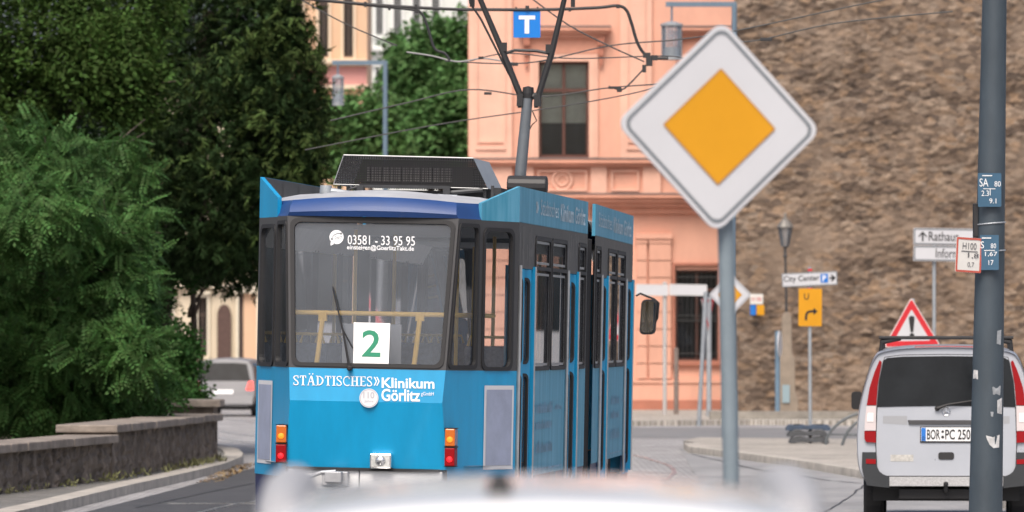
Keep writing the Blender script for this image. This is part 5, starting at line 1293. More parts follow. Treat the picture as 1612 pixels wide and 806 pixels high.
# small silver hatchback in the side street
def hatch(name, label, loc, rot, paint, L=3.8, Wd=.86, H=1.55, low=.28, belt=.93, group=None, lights=True, rw=1.0):
    t = thing(name, label, "car", loc, rot)
    def o(w, zr, r_=1.0): return [(.84 * Wd * w, low), (.95 * Wd * w, low + .10), (Wd * w, .58), (Wd * w * .99, .78), (Wd * w * .965, belt), (Wd * w * .88 * r_, (belt + zr) / 2 + .05), (Wd * w * .80 * r_ * rw, zr - .13), (Wd * w * .74 * r_ * rw, zr - .055), (Wd * w * .52 * r_ * rw, zr - .018), (Wd * w * .26 * r_ * rw, zr), (0, zr + .006)]
    def oh(w, zh): return [(.84 * Wd * w, low), (.95 * Wd * w, low + .10), (Wd * w, .52), (Wd * w * .98, .62), (Wd * w * .94, .70), (Wd * w * .90, zh - .08), (Wd * w * .85, zh - .05), (Wd * w * .74, zh - .025), (Wd * w * .52, zh - .01), (Wd * w * .26, zh), (0, zh + .005)]
    sh = Shell([(0.0, .42, o(.94, H - .05, .97)), (.14, .52, o(.985, H - .02)), (1.2, 1.2, o(1, H)), (2.0, 1.9, o(1, H - .01)), (2.75, 2.3, o(1, H - .10)), (3.05, 3.0, oh(.99, belt + .08)), (L - .25, L - .3, oh(.93, belt - .08)), (L, L - .06, oh(.76, belt - .2))], 5, 4)
    m = MB(); sh.body(m); b = m.build("body", paint, t, smooth='auto')
    def rr(x, z, off):
        yb = .42 * (z - low) / (H - .05 - low); return Vector((x, yb - off, z))
    def rp(nm, m_, pts, off, parent=t, th=.0):
        mb = MB(); tri = [tuple(q) for q in tessellate_polygon([[Vector((u, v, 0)) for u, v in pts]])]; k = len(pts)
        if th: mb.add([rr(u, v, off) for u, v in pts] + [rr(u, v, off - th) for u, v in pts], tri + [tuple(i + k for i in q) for q in tri] + [(i, (i + 1) % k, (i + 1) % k + k, i + k) for i in range(k)])
        else: mb.add([rr(u, v, off) for u, v in pts], tri)
        return mb.build(nm, m_, parent)
    rp("rear_window", car_glass, [(-.70 * Wd / .86, belt + .02), (.70 * Wd / .86, belt + .02), (.58 * Wd / .86 * rw, H - .16), (.3, H - .13), (-.3, H - .13), (-.58 * Wd / .86 * rw, H - .16)], .012, th=.02)
    for sx in (1, -1):
        pts = [(sx * .60 * Wd / .86, .70), (sx * .80 * Wd / .86, .70), (sx * .775 * Wd / .86, .94), (sx * .66 * Wd / .86, .93)]
        if lights: rp("tail_light", emis("brake_red", (1, .03, .02), 1.1) if sx > 0 else redl, pts, .015, th=.06)
        else: rp("tail_light", redl, pts, .015, th=.06)
        w = MB(); sh.patch(w, 1.1, 2.0, 4.15, 6.0, sx); sh.patch(w, 2.08, 3.0, 4.15, 6.0, sx); sh.patch(w, 3.08, 4.2, 4.15, 5.7, sx); w.build("side_window", car_glass, t)
        mm = MB(); mm.prism(rrect(-.08, .08, -.06, .06, .03), .1, (sx * (Wd + .07), 2.85, belt + .06), (1, 0, 0), (0, 0, 1)); mm.build("wing_mirror", paint, t, bevel=.015)
    rp("bumper", paint, [(-.80 * Wd / .86, low + .05), (.80 * Wd / .86, low + .05), (.82 * Wd / .86, .56), (-.82 * Wd / .86, .56)], .05, th=.2)
    rp("number_plate", plate_w, [(-.26, .60), (.26, .60), (.26, .71), (-.26, .71)], .014, th=.01)
    w = MB(); sh.patch(w, 4.1, 4.95, 6.1, 9.99, 1); sh.patch(w, 4.1, 4.95, 6.1, 9.99, -1); w.build("windscreen", car_glass, t)
    u = MB(); u.box(-.7, .7, .25, L - .3, .18, low + .04); u.build("underbody", rubber, t)
    for y in (.72, L - .75):
        for x in (-Wd + .1, Wd - .1): wheel(t, x, y, .30, .19, rim_m)
    return t, sh, rr
car_s = M_("car_silver_lilac", (.215, .215, .225), .45, .0, spec=.3, var=.03)
hatch("hatchback", "small silver hatchback with a lit brake light on the cobbled side street", (at(349, 0, 150).x, 150.5, 0), R(-8), car_s)
# white estate close to the camera
car_w = M_("car_white_paint", (.80, .80, .80), .22, coat=.6, var=.02)
est, sh, rr = hatch("estate_car", "out of focus tall white car with roof rails and a black aerial nearest the viewer", ((852 - 806) / 840, 10.0, 0), R(0), car_w, L=4.3, Wd=.86, H=1.66, low=.28, belt=1.0, lights=False, rw=.84)
for sx in (1, -1):
    m = MB(); m.tube(spline([(sx * .49, .80, 1.56), (sx * .50, 1.0, 1.605), (sx * .51, 1.6, 1.63), (sx * .51, 2.1, 1.615), (sx * .50, 2.3, 1.55)], 5), .05, 10); m.build("roof_rail", M_("roof_rail_white", (.40, .40, .41), .45, .0), est, smooth=True)
m = MB(); m.lathe([(.030, 0), (.034, .012), (.026, .04), (.016, .07), (0, .075)], 12, Matrix.Translation((-.078, .66, 1.615))); m.build("aerial", rubber, est, smooth=True)

# ------------------------------------------------------------------ signs, posts, lamps
def ground_at(px, Y): p = at(px, 0, Y); return Vector((p.x, Y, 0))
def plate_frame(c, yaw=0.0, roll=0.0, pitch=0.0):
    Mx = Matrix.Translation(c) @ Matrix.Rotation(yaw, 4, 'Z') @ Matrix.Rotation(pitch, 4, 'X') @ Matrix.Rotation(roll, 4, 'Y')
    return lambda u, v, o=0.0: Mx @ Vector((u, -o, v))
def plate(name, m_, pts, fn, o0, o1, parent):
    mb = MB(); tri = [tuple(t) for t in tessellate_polygon([[Vector((u, v, 0)) for u, v in pts]])]; k = len(pts)
    mb.add([fn(u, v, o0) for u, v in pts] + [fn(u, v, o1) for u, v in pts], tri + [tuple(i + k for i in t) for t in tri] + [(i, (i + 1) % k, (i + 1) % k + k, i + k) for i in range(k)])
    return mb.build(name, m_, parent, world=True)
def ringp(name, m_, po, pi_, fn, o, parent):
    mb = MB(); mb.rings([[fn(u, v, o) for u, v in po], [fn(u, v, o) for u, v in pi_]], closed=True); return mb.build(name, m_, parent, world=True)
def writing(parent, m_, items, fn, o=.004, bold=0.0):
    mb = MB()
    for s_, box in items: text(mb, s_, box, lambda u, v: fn(u, v, o), bold)
    return mb.build("lettering", m_, parent, world=True)
def rot45(pts): c = math.sqrt(.5); return [((u - v) * c, (u + v) * c) for u, v in pts]
grey_line = M_("sign_grey_line", (.16, .18, .20), .5)

def priority_sign(label, c, size, yaw, roll, pole_top, pole_bot, r):
    base = Vector((pole_bot[0], pole_bot[1], 0)); t = thing("priority_sign", label, "road sign", base, 0, "yellow diamond priority signs")
    fn = plate_frame(c, yaw, roll); h = size / 2
    sq = lambda s_, rr_: rot45(rrect(-s_, s_, -s_, s_, rr_, None, 6))
    p = plate("sign_plate", sign_white, sq(h, .05 * size / .6), fn, -.006, .006, t)
    ringp("sign_border", grey_line, sq(h * .945, .043 * size / .6), sq(h * .905, .036 * size / .6), fn, .009, p)
    plate("yellow_field", sign_yellow, sq(h * .535, .006), fn, .008, .011, p)
    ringp("field_outline", M_("sign_ochre", (.45, .20, .02), .5), sq(h * .55, .007), sq(h * .53, .006), fn, .012, p)
    m = MB(); top = Vector(pole_top); m.tube([base, top], r, 16); m.lathe([(r * 1.08, 0), (r * 1.08, .02), (0, .035)], 16, Matrix.Translation(top)); m.build("pole", pole_grey, t, world=True, smooth='auto')
    m = MB()
    for dzz in (-.17, .17):
        q = fn(0, dzz * size / .6, -.03); m.box(q.x - .05, q.x + .05, q.y - .012, q.y + .03, q.z - .02, q.z + .02)
    m.build("clamp", galv, t, world=True)
    return t
YS = 25.0
c = at(1131.5, 199.5, YS); b = at(1152, 806, YS + .09); tp = at(1137, 105, YS + .09); dl = (tp - b); b0 = b + dl * ((0 - b.z) / dl.z)
priority_sign("large near priority road sign, yellow diamond on white, on a grey pole", c, .662, R(14), R(1.6), tp, (b0.x, b0.y, 0), .036)
YS2 = FPX / 77.4; c = at(1149.5, 464, YS2); b = ground_at(1140, YS2 + .08); tp = at(1141, 432, YS2 + .08)
priority_sign("smaller distant priority road sign half hidden by the nearer sign's pole", c, .625, R(0), R(0), tp, (b.x, b.y, 0), .032)

# steel mast at the right with its plates
YM = FPX / 208.0
bm_ = at(1551.5, 806, YM); tm_ = at(1565.5, 0, YM); dl = tm_ - bm_; mbase = bm_ + dl * ((0 - bm_.z) / dl.z); mtop = bm_ + dl * 1.9
mast = thing("steel_mast", "thick dark grey tapered steel mast with peeling stickers standing before the silver van", "mast", (mbase.x, mbase.y, 0))
m = MB(); rad = lambda z: .134 - .0092 * z
pts = [mbase.lerp(mtop, i / 16) for i in range(17)]; m.tube(pts, [rad(p.z) for p in pts], 28); m.build("shaft", mast_paint, mast, world=True, smooth='auto')
m = MB(); m.lathe([(.20, 0), (.20, .03), (.15, .05), (.145, .22), (.14, .24)], 28, Matrix.Translation(mbase)); m.build("foot_collar", mast_paint, mast, world=True, smooth='auto')
def on_mast(px, py):
    z = at(px, py, YM).z; cpt = mbase.lerp(mtop, z / mtop.z); r_ = rad(z); x = at(px, py, YM).x - cpt.x; x = max(-r_ * .98, min(r_ * .98, x)); return cpt, r_, x, z
stm = [M_("sticker_pale", (.55, .55, .55), .6, var=.25, vscale=20), M_("sticker_grey", (.30, .32, .34), .6, var=.2, vscale=20)]
for (pts_, k) in (([(1550, 685), (1561, 688), (1572, 684), (1571, 704), (1562, 705), (1556, 700), (1551, 690)], 0), ([(1568, 630), (1576, 626), (1576, 652), (1568, 650)], 0), ([(1560, 609), (1574, 607), (1573, 622), (1561, 621)], 1), ([(1532, 582), (1538, 583), (1538, 597), (1531, 596)], 0), ([(1568, 521), (1575, 519), (1574, 543), (1567, 541)], 1), ([(1557, 648), (1562, 648), (1561, 656), (1558, 655)], 1)):
    m = MB(); w = []
    for (a, b) in pts_:
        cpt, r_, x, z = on_mast(a, b); r_ += .003; w.append(Vector((cpt.x + x, cpt.y - math.sqrt(max(0, r_ * r_ - x * x)), z)))
    ctr = sum(w, Vector()) / len(w); cpt, r_, x, z = on_mast(sum(q[0] for q in pts_) / len(pts_), sum(q[1] for q in pts_) / len(pts_)); r_ += .003; ctr = Vector((cpt.x + x, cpt.y - math.sqrt(max(0, r_ * r_ - x * x)), z))
    m.add(w + [ctr], [(i, (i + 1) % len(w), len(w)) for i in range(len(w))]); m.build("sticker", stm[k], mast, world=True)
for py in (352, 396):
    m = MB(); cpt, r_, x, z = on_mast(1555, py); m.tube([Vector((cpt.x + (r_ + .004) * math.cos(t), cpt.y + (r_ + .004) * math.sin(t), z + .01 * math.cos(t))) for t in np.linspace(0, 2 * PI, 25)], .006, 5, cap=False)
    m.build("strap", galv, mast, world=True)
KM = FPX / YM
plate_blue = M_("plate_steel_blue", (.045, .115, .19), .45, var=.08)
def mast_plate(label, px0, px1, py0, py1, m_, off, yaw, items, roll=0.0, border=None, ink=decal, lines=(), name="marker_plate", cat_="plate"):
    Yp = YM - off; kk = FPX / Yp; c_ = at((px0 + px1) / 2, (py0 + py1) / 2, Yp); w = (px1 - px0) / kk / 2 / math.cos(yaw); h = (py1 - py0) / kk / 2
    t = thing(name, label, cat_, c_ - Vector((0, 0, h))); fn = plate_frame(c_, yaw, roll)
    p = plate("plate", m_, rrect(-w, w, -h, h, .008), fn, -.004, .0, t)
    if border: ringp("plate_border", border, rrect(-w + .001, w - .001, -h + .001, h - .001, .008), rrect(-w + .016, w - .016, -h + .016, h - .016, .003), fn, .003, p)
    S_ = lambda bx: (-w + 2 * w * bx[0], -w + 2 * w * bx[1], h - 2 * h * bx[3], h - 2 * h * bx[2])
    writing(p, ink, [(s_, S_(bx)) for s_, bx in items] , fn, .004)
    if lines:
        m = MB()
        for bx in lines: q = S_(bx); rect(m, q[0], q[1], q[2], q[3], lambda u, v: fn(u, v, .004))
        m.build("rule", ink, p, world=True)
    m = MB(); q = fn(0, 0, -.008); m.box(q.x - .02, q.x + .02, q.y, YM - .06, q.z - .015, q.z + .015); m.build("bracket", galv, t, world=True)
    return t
mast_plate("steel blue plate lettered SA 80, highest on the steel mast", 1539.5, 1576.5, 272.5, 325.5, plate_blue, .150, R(6), [("SA", (.06, .44, .16, .40)), ("80", (.70, .97, .24, .40)), ("2.3", (.14, .46, .52, .68)), ("9.1", (.48, .78, .75, .90))], lines=((.18, .6, .06, .09), (.22, .74, .455, .475), (.50, .53, .475, .66)))
mast_plate("steel blue plate lettered S 80, partly behind the red bordered plate", 1543, 1572, 370, 425, plate_blue, .150, R(-14), [("S", (.04, .22, .18, .38)), ("80", (.58, .86, .24, .38)), ("1,67", (.28, .92, .48, .62)), ("17", (.46, .72, .72, .86))], lines=((.1, .6, .07, .10), (.22, .80, .43, .45)))
hp = M_("plate_cream_white", (.66, .65, .62), .45, var=.05); red_b = M_("plate_faded_red", (.50, .10, .07), .5, var=.15, vscale=20)
mast_plate("red bordered white plate lettered H100 bracketed to the mast's side", 1504, 1546, 374, 429, hp, .175, R(24), [("H100", (.24, .78, .15, .34)), ("1,8", (.46, .88, .44, .60)), ("0,7", (.46, .72, .70, .86))], roll=R(3), border=red_b, ink=M_("plate_print_grey", (.10, .10, .11), .6), lines=((.20, .84, .385, .41), (.48, .51, .41, .55)), name="hydrant_plate")
q0 = at(1532, 376, YM); q1 = at(1537, 320, YM); jb = thing("junction_box", "narrow black cable box strapped to the left flank of the steel mast", "box", (q0.x, YM, q0.z))
m = MB(); m.box(q0.x, q1.x + .012, YM - .05, YM + .05, q0.z, q1.z); m.build("casing", rubber, jb, world=True, bevel=.006)
m = MB(); m.box(q0.x + .002, q1.x + .008, YM - .054, YM - .0505, q0.z + .02, q1.z - .02); m.build("lid", M_("box_lid", (.03, .03, .032), .4), jb, world=True)

# Rathaus direction sign
YR = 98.0; kk = FPX / YR
b = ground_at(1470.5, YR + .1); t = thing("direction_sign", "white two row direction sign lettered Rathaus on a thin pole behind the van", "road sign", b)
m = MB(); m.tube([b, at(1470.5, 359, YR + .1)], .032, 12); m.build("pole", galv, t, world=True, smooth='auto')
for (y0, y1, kind) in ((359.5, 386.0, 0), (387, 411.5, 1)):
    c_ = at(1491, (y0 + y1) / 2, YR); w = 53 / kk; h = (y1 - y0) / 2 / kk; fn = plate_frame(c_, R(0), R(.8)); p = plate("panel", sign_white, rrect(-w, w, -h, h, .02), fn, -.03, 0, t)
    ringp("panel_border", grey_line, rrect(-w + .008, w - .008, -h + .008, h - .008, .02), rrect(-w + .03, w - .03, -h + .03, h - .03, .016), fn, .004, p)
    X = lambda px: (px - 1491) / kk
    if kind == 0:
        writing(p, black, [("Rathaus", (X(1462), X(1509), -.075, .085))], fn, .005, .006)
        m = MB(); f5 = lambda u, v: fn(u, v, .005); rect(m, X(1451.2), X(1453.8), -.085, .05, f5); poly(m, [(X(1452.5), .09), (X(1445.5), 0.0), (X(1446.8), -.012), (X(1452.5), .055), (X(1458.2), -.012), (X(1459.5), 0.0)], f5); m.build("arrow", black, p, world=True)
    else: writing(p, black, [("Information", (X(1473), X(1538), -.075, .085))], fn, .005, .004)
# danger triangle
YT = FPX / 96.0; kk = 96.0; b = ground_at(1437, YT + .06); t = thing("warning_sign", "red bordered triangular warning sign with an exclamation mark above the van roof", "road sign", b)
c_ = at(1435.5, 520, YT); fn = plate_frame(c_, 0, R(-1)); tri_ = lambda s_, oy=0.0: [(s_ * math.cos(a) , s_ * math.sin(a) + oy) for a in (R(90), R(210), R(330))]
def rtri(s_, rr_):
    o = []
    for a in (R(90), R(210), R(330)):
        for b_ in np.linspace(a - R(60), a + R(60), 6): o.append(((s_ - 2 * rr_) * math.cos(a) + rr_ * math.cos(b_), (s_ - 2 * rr_) * math.sin(a) + rr_ * math.sin(b_)))
    return o
p = plate("sign_plate", M_("sign_edge_red_white", (.74, .70, .70), .45), rtri(.545, .03), fn, -.012, 0, t)
ringp("red_border", sign_red, rtri(.52, .026), rtri(.345, .012), fn, .004, p); m = MB(); poly(m, rtri(.345, .012), lambda u, v: fn(u, v, .0042)); m.build("white_field", sign_white, p, world=True)
m = MB(); f5 = lambda u, v: fn(u, v, .008); poly(m, [(-.022, -.03), (.022, -.03), (.05, .20), (.03, .235), (-.03, .235), (-.05, .20)], f5); poly(m, circ(0, -.085, .04, 16), f5); m.build("exclamation_mark", black, p, world=True)
m = MB(); m.tube([b, at(1437, 470, YT + .06)], .03, 12); m.build("pole", galv, t, world=True, smooth='auto')

# City Center / detour sign in its rubber feet
YC = FPX / 86.5; kk = 86.5; b = ground_at(1275.5, YC); b.z = .12; t = thing("detour_sign", "yellow detour sign under a white City Center sign on a thin pole", "road sign", b)
m = MB(); m.tube([b, at(1274.5, 420, YC)], .033, 12); m.build("pole", galv, t, world=True, smooth='auto')
c_ = at(1274.5, 439.5, YC - .05); fn = plate_frame(c_, R(0), R(-2.6)); w, h = 43.5 / kk, 10.8 / kk; p = plate("panel", sign_white, rrect(-w, w, -h, h, .015), fn, -.02, 0, t)
ringp("panel_border", grey_line, rrect(-w + .004, w - .004, -h + .004, h - .004, .015), rrect(-w + .018, w - .018, -h + .018, h - .018, .01), fn, .004, p)
writing(p, black, [("City Center", (-w + .03, .18, -.06, .075))], fn, .005, .008)
m = MB(); rect(m, .20, .335, -.075, .085, lambda u, v: fn(u, v, .005)); bl_ = m.build("blue_field", sign_blue, p, world=True); writing(bl_, decal, [("P", (.235, .30, -.05, .06))], fn, .008, .02)
m = MB(); f5 = lambda u, v: fn(u, v, .005); rect(m, .36, .44, -.012, .018, f5); poly(m, [(.475, .003), (.41, .065), (.385, .065), (.43, .003), (.385, -.06), (.41, -.06)], f5); m.build("arrow", black, p, world=True)
c_ = at(1275.5, 484, YC - .05); fn = plate_frame(c_, R(0), R(.5)); w, h = 18.3 / kk, 29.5 / kk; p = plate("panel", sign_yellow, rrect(-w, w, -h, h, .02), fn, -.02, 0, t); writing(p, black, [("U", (-.115, -.025, .14, .255))], fn, .006, .012)
m = MB(); f5 = lambda u, v: fn(u, v, .005); ap = spline([(-.075, -.235, 0), (-.072, -.14, 0), (-.04, -.085, 0), (.02, -.07, 0), (.07, -.07, 0)], 5)
for q0, q1 in zip(ap, ap[1:]):
    n0 = Vector((-(q1 - q0).y, (q1 - q0).x, 0)).normalized() * .021; m.add([f5(*(q0 - n0)[:2]), f5(*(q1 - n0)[:2]), f5(*(q1 + n0)[:2]), f5(*(q0 + n0)[:2])], [(0, 1, 2, 3)])
poly(m, [(.135, -.07), (.06, -.005), (.06, -.135)], f5); m.build("arrow", black, p, world=True)
m = MB()
for yy_ in (425, 455): q = at(1275, yy_, YC - .02); m.box(q.x - .04, q.x + .04, q.y - .02, q.y + .04, q.z - .02, q.z + .02)
m.build("clamp", sign_red, t, world=True)
# stacked feet
foot_m = M_("recycled_rubber", (.075, .08, .088), .8, var=.25, vscale=12, bump=.4); foot_b = M_("recycled_rubber_blue", (.05, .075, .12), .7, var=.2, vscale=10)
for i, (z0, z1, x0, x1, mm, lab) in enumerate(((.12, .235, 1243, 1305, foot_m, "grey rubber sign foot lying at the bottom of the stack"), (.24, .345, 1240, 1303, foot_m, "dark rubber sign foot in the middle of the stack"), (.35, .46, 1238, 1308, foot_b, "bluish rubber sign foot on top of the stack"))):
    a = at(x0, 0, YC - .2).x; b_ = at(x1, 0, YC - .2).x; cx = (a + b_) / 2; f = thing("sign_foot", lab, "sign foot", (cx, YC, z0), 0, "rubber feet holding the detour sign")
    m = MB(); hw_ = (b_ - a) / 2; pr = [(-hw_, 0), (-hw_ * .72, 0), (-hw_ * .62, .02), (hw_ * .62, .02), (hw_ * .72, 0), (hw_, 0), (hw_, (z1 - z0) * .45), (hw_ * .86, z1 - z0), (hw_ * .2, z1 - z0), (hw_ * .12, (z1 - z0) * .86), (-hw_ * .12, (z1 - z0) * .86), (-hw_ * .2, z1 - z0), (-hw_ * .86, z1 - z0), (-hw_, (z1 - z0) * .45)]
    m.prism(pr, -.42, (cx, YC - .21 + i * .015, z0), (1, 0, 0), (0, 0, 1)); m.build("foot_body", mm, f, world=True, bevel=.015)
    m = MB()
    for sx in (-.5, .5): m.tube([(cx + hw_ * sx - .07, YC - .20 + i * .015, z1 + .0), (cx + hw_ * sx, YC - .20 + i * .015, z1 + .004), (cx + hw_ * sx + .07, YC - .20 + i * .015, z1)], .012, 6)
    m.build("handle", rubber, f, world=True)

# bent tube hoops
hoop_m = M_("hoop_paint", (.12, .135, .145), .5, .2, var=.1)
for i, (pts_, lab) in enumerate((([(1300, 702), (1302, 690), (1310, 676), (1325, 663), (1345, 653), (1370, 647), (1400, 650), (1418, 668), (1422, 705)], "dark bent tube hoop reaching furthest left from behind the van"),
                                 ([(1326, 708), (1327, 697), (1333, 682), (1345, 668), (1360, 660), (1390, 656), (1420, 668), (1430, 710)], "dark bent tube hoop second from the island's stacked sign feet"),
                                 ([(1352, 708), (1352, 692), (1357, 684), (1372, 676), (1400, 674), (1425, 690), (1428, 710)], "low dark bent tube hoop closest beside the van"))):
    Yh = FPX / (87.5 + i * .8); P_ = [at(*q, Yh) for q in pts_]; P_[0].z = .11; P_[-1].z = .11
    h = thing("bicycle_hoop", lab, "bicycle hoop", P_[0], 0, "bent tube hoops on the island"); m = MB(); m.tube(spline(P_, 6), .027, 10); m.build("hoop", hoop_m, h, world=True, smooth=True)
    m = MB(); m.tube([at(pts_[0][0] + 2, 684 + i, Yh), at(pts_[-1][0] - 2, 684 + i, Yh)], .014, 8); m.build("rail", hoop_m, h, world=True, smooth=True)

# blue pole with the sign seen edge on
YE = 139.0; b = ground_at(1224, YE); t = thing("round_sign", "grey blue pole with a round sign seen edge on beside the pale pillar", "road sign", b)
m = MB(); m.tube([b, at(1224, 521, YE)], .06, 12); m.build("pole", M_("pole_blue_grey", (.14, .22, .30), .5, var=.1), t, world=True, smooth='auto')
m = MB(); c_ = at(1227.5, 541, YE - .05); m.lathe([(0, -.012), (.315, -.012), (.315, .012), (0, .012)], 32, Matrix.Translation(c_) @ Matrix.Rotation(R(78), 4, 'Z') @ Matrix.Rotation(PI / 2, 4, 'X')); m.build("sign_disc", sign_white, t, world=True)
# old lantern on its pillar before the rubble wall
YL = 147.5; kk = FPX / YL; b = ground_at(1238, YL); t = thing("old_lantern", "antique glass lantern on a slim pole rising from a pale pillar before the rubble wall", "street lamp", b)
m = MB(); w = 14 / kk
pil = [(-.26, 0), (-.28, .5), (-.20, .75), (-.20, 1.6), (-.13, 1.75), (-.12, 2.6), (-.05, 2.75), (.05, 2.75), (.12, 2.62), (.14, 1.7), (.21, 1.55), (.22, .7), (.30, .45), (.28, 0)]
m.prism(pil, -.3, b + Vector((0, -.15, 0)), (1, 0, 0), (0, 0, 1)); m.build("pillar", M_("pale_concrete", (.26, .215, .17), .85, var=.2, vscale=3), t, world=True, bevel=.02)
m = MB(); q0 = at(1231.5, 634, YL - .16); q1 = at(1243, 606, YL - .16); m.box(q0.x, q1.x, YL - .19, YL - .151, q0.z, q1.z); m.build("door", M_("cabinet_blue", (.25, .34, .38), .5), t, world=True)
m = MB(); lt_ = at(1236, 388, YL); m.tube([b + Vector((0, 0, 2.7)), lt_ + Vector((.03, 0, -1.5)), lt_], [.045, .035, .03], 10); m.lathe([(.03, -.3), (.06, -.26), (.035, -.2), (.035, -.05), (.09, 0)], 12, Matrix.Translation(lt_)); m.build("pole", steel_dark, t, world=True, smooth='auto')
lm_ = MB(); lm_.lathe([(.10, 0), (.19, .50)], 6, Matrix.Translation(lt_)); ln = lm_.build("lantern_glass", glass("lantern_glass", (.85, .86, .84), .1, 1.5, .2), t, world=True)
m = MB(); m.lathe([(.23, .50), (.20, .56), (.11, .68), (.05, .72), (.03, .80), (.045, .83), (.0, .90)], 12, Matrix.Translation(lt_)); m.build("lantern_roof", M_("lantern_zinc", (.20, .19, .175), .5, .4), ln, world=True)
m = MB()
for i in range(6): a_ = 2 * PI * i / 6; m.tube([lt_ + Vector((.10 * math.cos(a_), .10 * math.sin(a_), 0)), lt_ + Vector((.19 * math.cos(a_), .19 * math.sin(a_), .5))], .010, 5)
m.build("lantern_frame", steel_dark, ln, world=True)
# enamel plates on the rubble wall
for (x0, x1, y0, y1, mm, lab, txt) in ((1181, 1201, 463, 479, hp, "small white red lettered plate fixed to the rubble wall", "H 100"), (1181, 1190, 480, 496, sign_blue, "small blue square plate fixed below the white plate", ""), (1191, 1203, 480, 496, sign_yellow, "small yellow square plate fixed beside the blue plate", "")):
    a = at(x0, y1, 149.6); b_ = at(x1, y0, 149.6); t = thing("wall_plate", lab, "plate", ((a.x + b_.x) / 2, 149.6, a.z)); m = MB(); m.box(a.x, b_.x, 149.56, 149.62, a.z, b_.z); p = m.build("plate", mm, t, world=True, bevel=.006)
    m = MB(); m.box(a.x + .05, b_.x - .05, 149.63, 150.0, a.z + .05, b_.z - .05); m.build("mount", galv, t, world=True)
    if txt:
        m = MB(); text(m, txt, (a.x + .05, b_.x - .05, a.z + .08, b_.z - .08), lambda u, v: Vector((u, 149.55, v))); m.build("lettering", sign_red, p, world=True)
# poles in front of the salmon building
def simple_pole(name, label, cat_, px, Y, pytop, r, m_, topx=None):
    b = ground_at(px, Y); b.z = .1; t = thing(name, label, cat_, b); m = MB(); tp = at(topx if topx else px, pytop, Y); m.tube([b, tp], r, 12); m.lathe([(r * 1.1, -.02), (r * 1.1, .02), (0, .05)], 12, Matrix.Translation(tp)); m.build("pole", m_, t, world=True, smooth='auto'); return t
YW = FPX / 61.5
t = simple_pole("arm_sign", "pale pole carrying two white arm signs before the salmon building", "road sign", 1046.5, YW, 446, .055, M_("pole_pale", (.50, .48, .47), .5, .2))
for (x0, x1) in ((1001, 1052), (1053.5, 1113)):
    fn = plate_frame(at((x0 + x1) / 2, 456.5, YW - .08), 0, R(1)); w = (x1 - x0) / 2 / 61.5; p = plate("panel", sign_white, rrect(-w, w, -.145, .145, .03), fn, -.02, .02, t); 
    ringp("panel_border", M_("sign_pale_line", (.60, .60, .60), .5), rrect(-w + .01, w - .01, -.135, .135, .03), rrect(-w + .03, w - .03, -.115, .115, .02), fn, .024, p)
simple_pole("bollard_post", "short brownish post with a flat cap before the barred window", "post", 1064.5, FPX / 61.5, 550, .062, M_("post_brown_grey", (.20, .16, .14), .6, var=.15))
t = simple_pole("yield_sign", "pole with a red edged yield sign turned almost edge on", "road sign", 1116, FPX / 63.0, 470, .065, galv)
c_ = at(1114.5, 487, FPX / 63.0 - .1); fn = plate_frame(c_, R(68), 0); up_ = lambda s_: [(s_ * math.cos(a), s_ * math.sin(a)) for a in (R(30), R(150), R(270))]
p = plate("sign_plate", sign_white, up_(.52), fn, -.02, .0, t); ringp("red_border", sign_red, up_(.52), up_(.36), fn, .004, p); ringp("back_border", sign_red, up_(.52), up_(.42), fn, -.024, p)
simple_pole("lean_post", "slightly leaning bare grey post standing beside the yield sign", "post", 1100, FPX / 71.0, 462, .048, galv, topx=1111)
# hanging-lantern lamps
lamp_paint = M_("lamp_blue_grey", (.13, .19, .25), .5, var=.06)
def modern_lamp(label, px, Y, ytop, x_arm, lx0, lx1, ly0, ly1, topx=None):
    b = ground_at(px, Y); t = thing("street_lamp", label, "street lamp", b, 0, "street lamps with hanging glass cylinders"); tx_ = topx or px
    tp = at(tx_, ytop, Y); ae = at(x_arm, ytop, Y); m = MB(); m.tube([b, tp], [.065, .055], 12); m.lathe([(.11, 0), (.11, .9), (.07, 1.0)], 14, Matrix.Translation(b)); m.build("post", lamp_paint, t, world=True, smooth='auto')
    m = MB(); k_ = FPX / Y; m.box(min(ae.x, tp.x), max(ae.x, tp.x) + .05, Y - .04, Y + .04, tp.z - .06, tp.z + .04); cx = (lx0 + lx1) / 2; m.tube([at(cx, ytop, Y), at(cx, ly0, Y)], .022, 8); m.build("arm", lamp_paint, t, world=True)
    c_ = at(cx, ly1, Y); H = (ly1 - ly0) / k_; r_ = (lx1 - lx0) / 2 / k_
    m = MB(); m.lathe([(r_ * .93, .03), (r_ * .93, H - .04)], 20, Matrix.Translation(c_)); lg_ = m.build("lamp_glass", glass("lamp_glass", (.92, .94, .94), .05, 1.6, .30), t, world=True, smooth='auto')
    m = MB(); m.lathe([(0, H - .04), (r_ * 1.08, H - .04), (r_ * 1.08, H), (r_ * .4, H + .05), (0, H + .06)], 20, Matrix.Translation(c_)); m.lathe([(0, 0), (r_ * 1.05, 0), (r_ * 1.05, .05), (0, .05)], 20, Matrix.Translation(c_))
    for i in range(8): a_ = 2 * PI * i / 8 + .2; m.tube([c_ + Vector((r_ * math.cos(a_), r_ * math.sin(a_), .03)), c_ + Vector((r_ * math.cos(a_), r_ * math.sin(a_), H - .03))], .007, 5)
    m.build("lamp_cage", M_("lamp_dark_grey", (.36, .38, .40), .5, .3), lg_, world=True)
    m = MB(); m.lathe([(0, .05), (r_ * .75, .05), (r_ * .7, H * .34), (0, H * .36)], 14, Matrix.Translation(c_)); m.build("reflector", M_("lamp_white", (.8, .8, .78), .4), lg_, world=True)
modern_lamp("grey street lamp arm with hanging glass cylinder against the salmon facade", 1151, 119.0, 6, 1048, 1041, 1074, 38, 94, topx=1156)
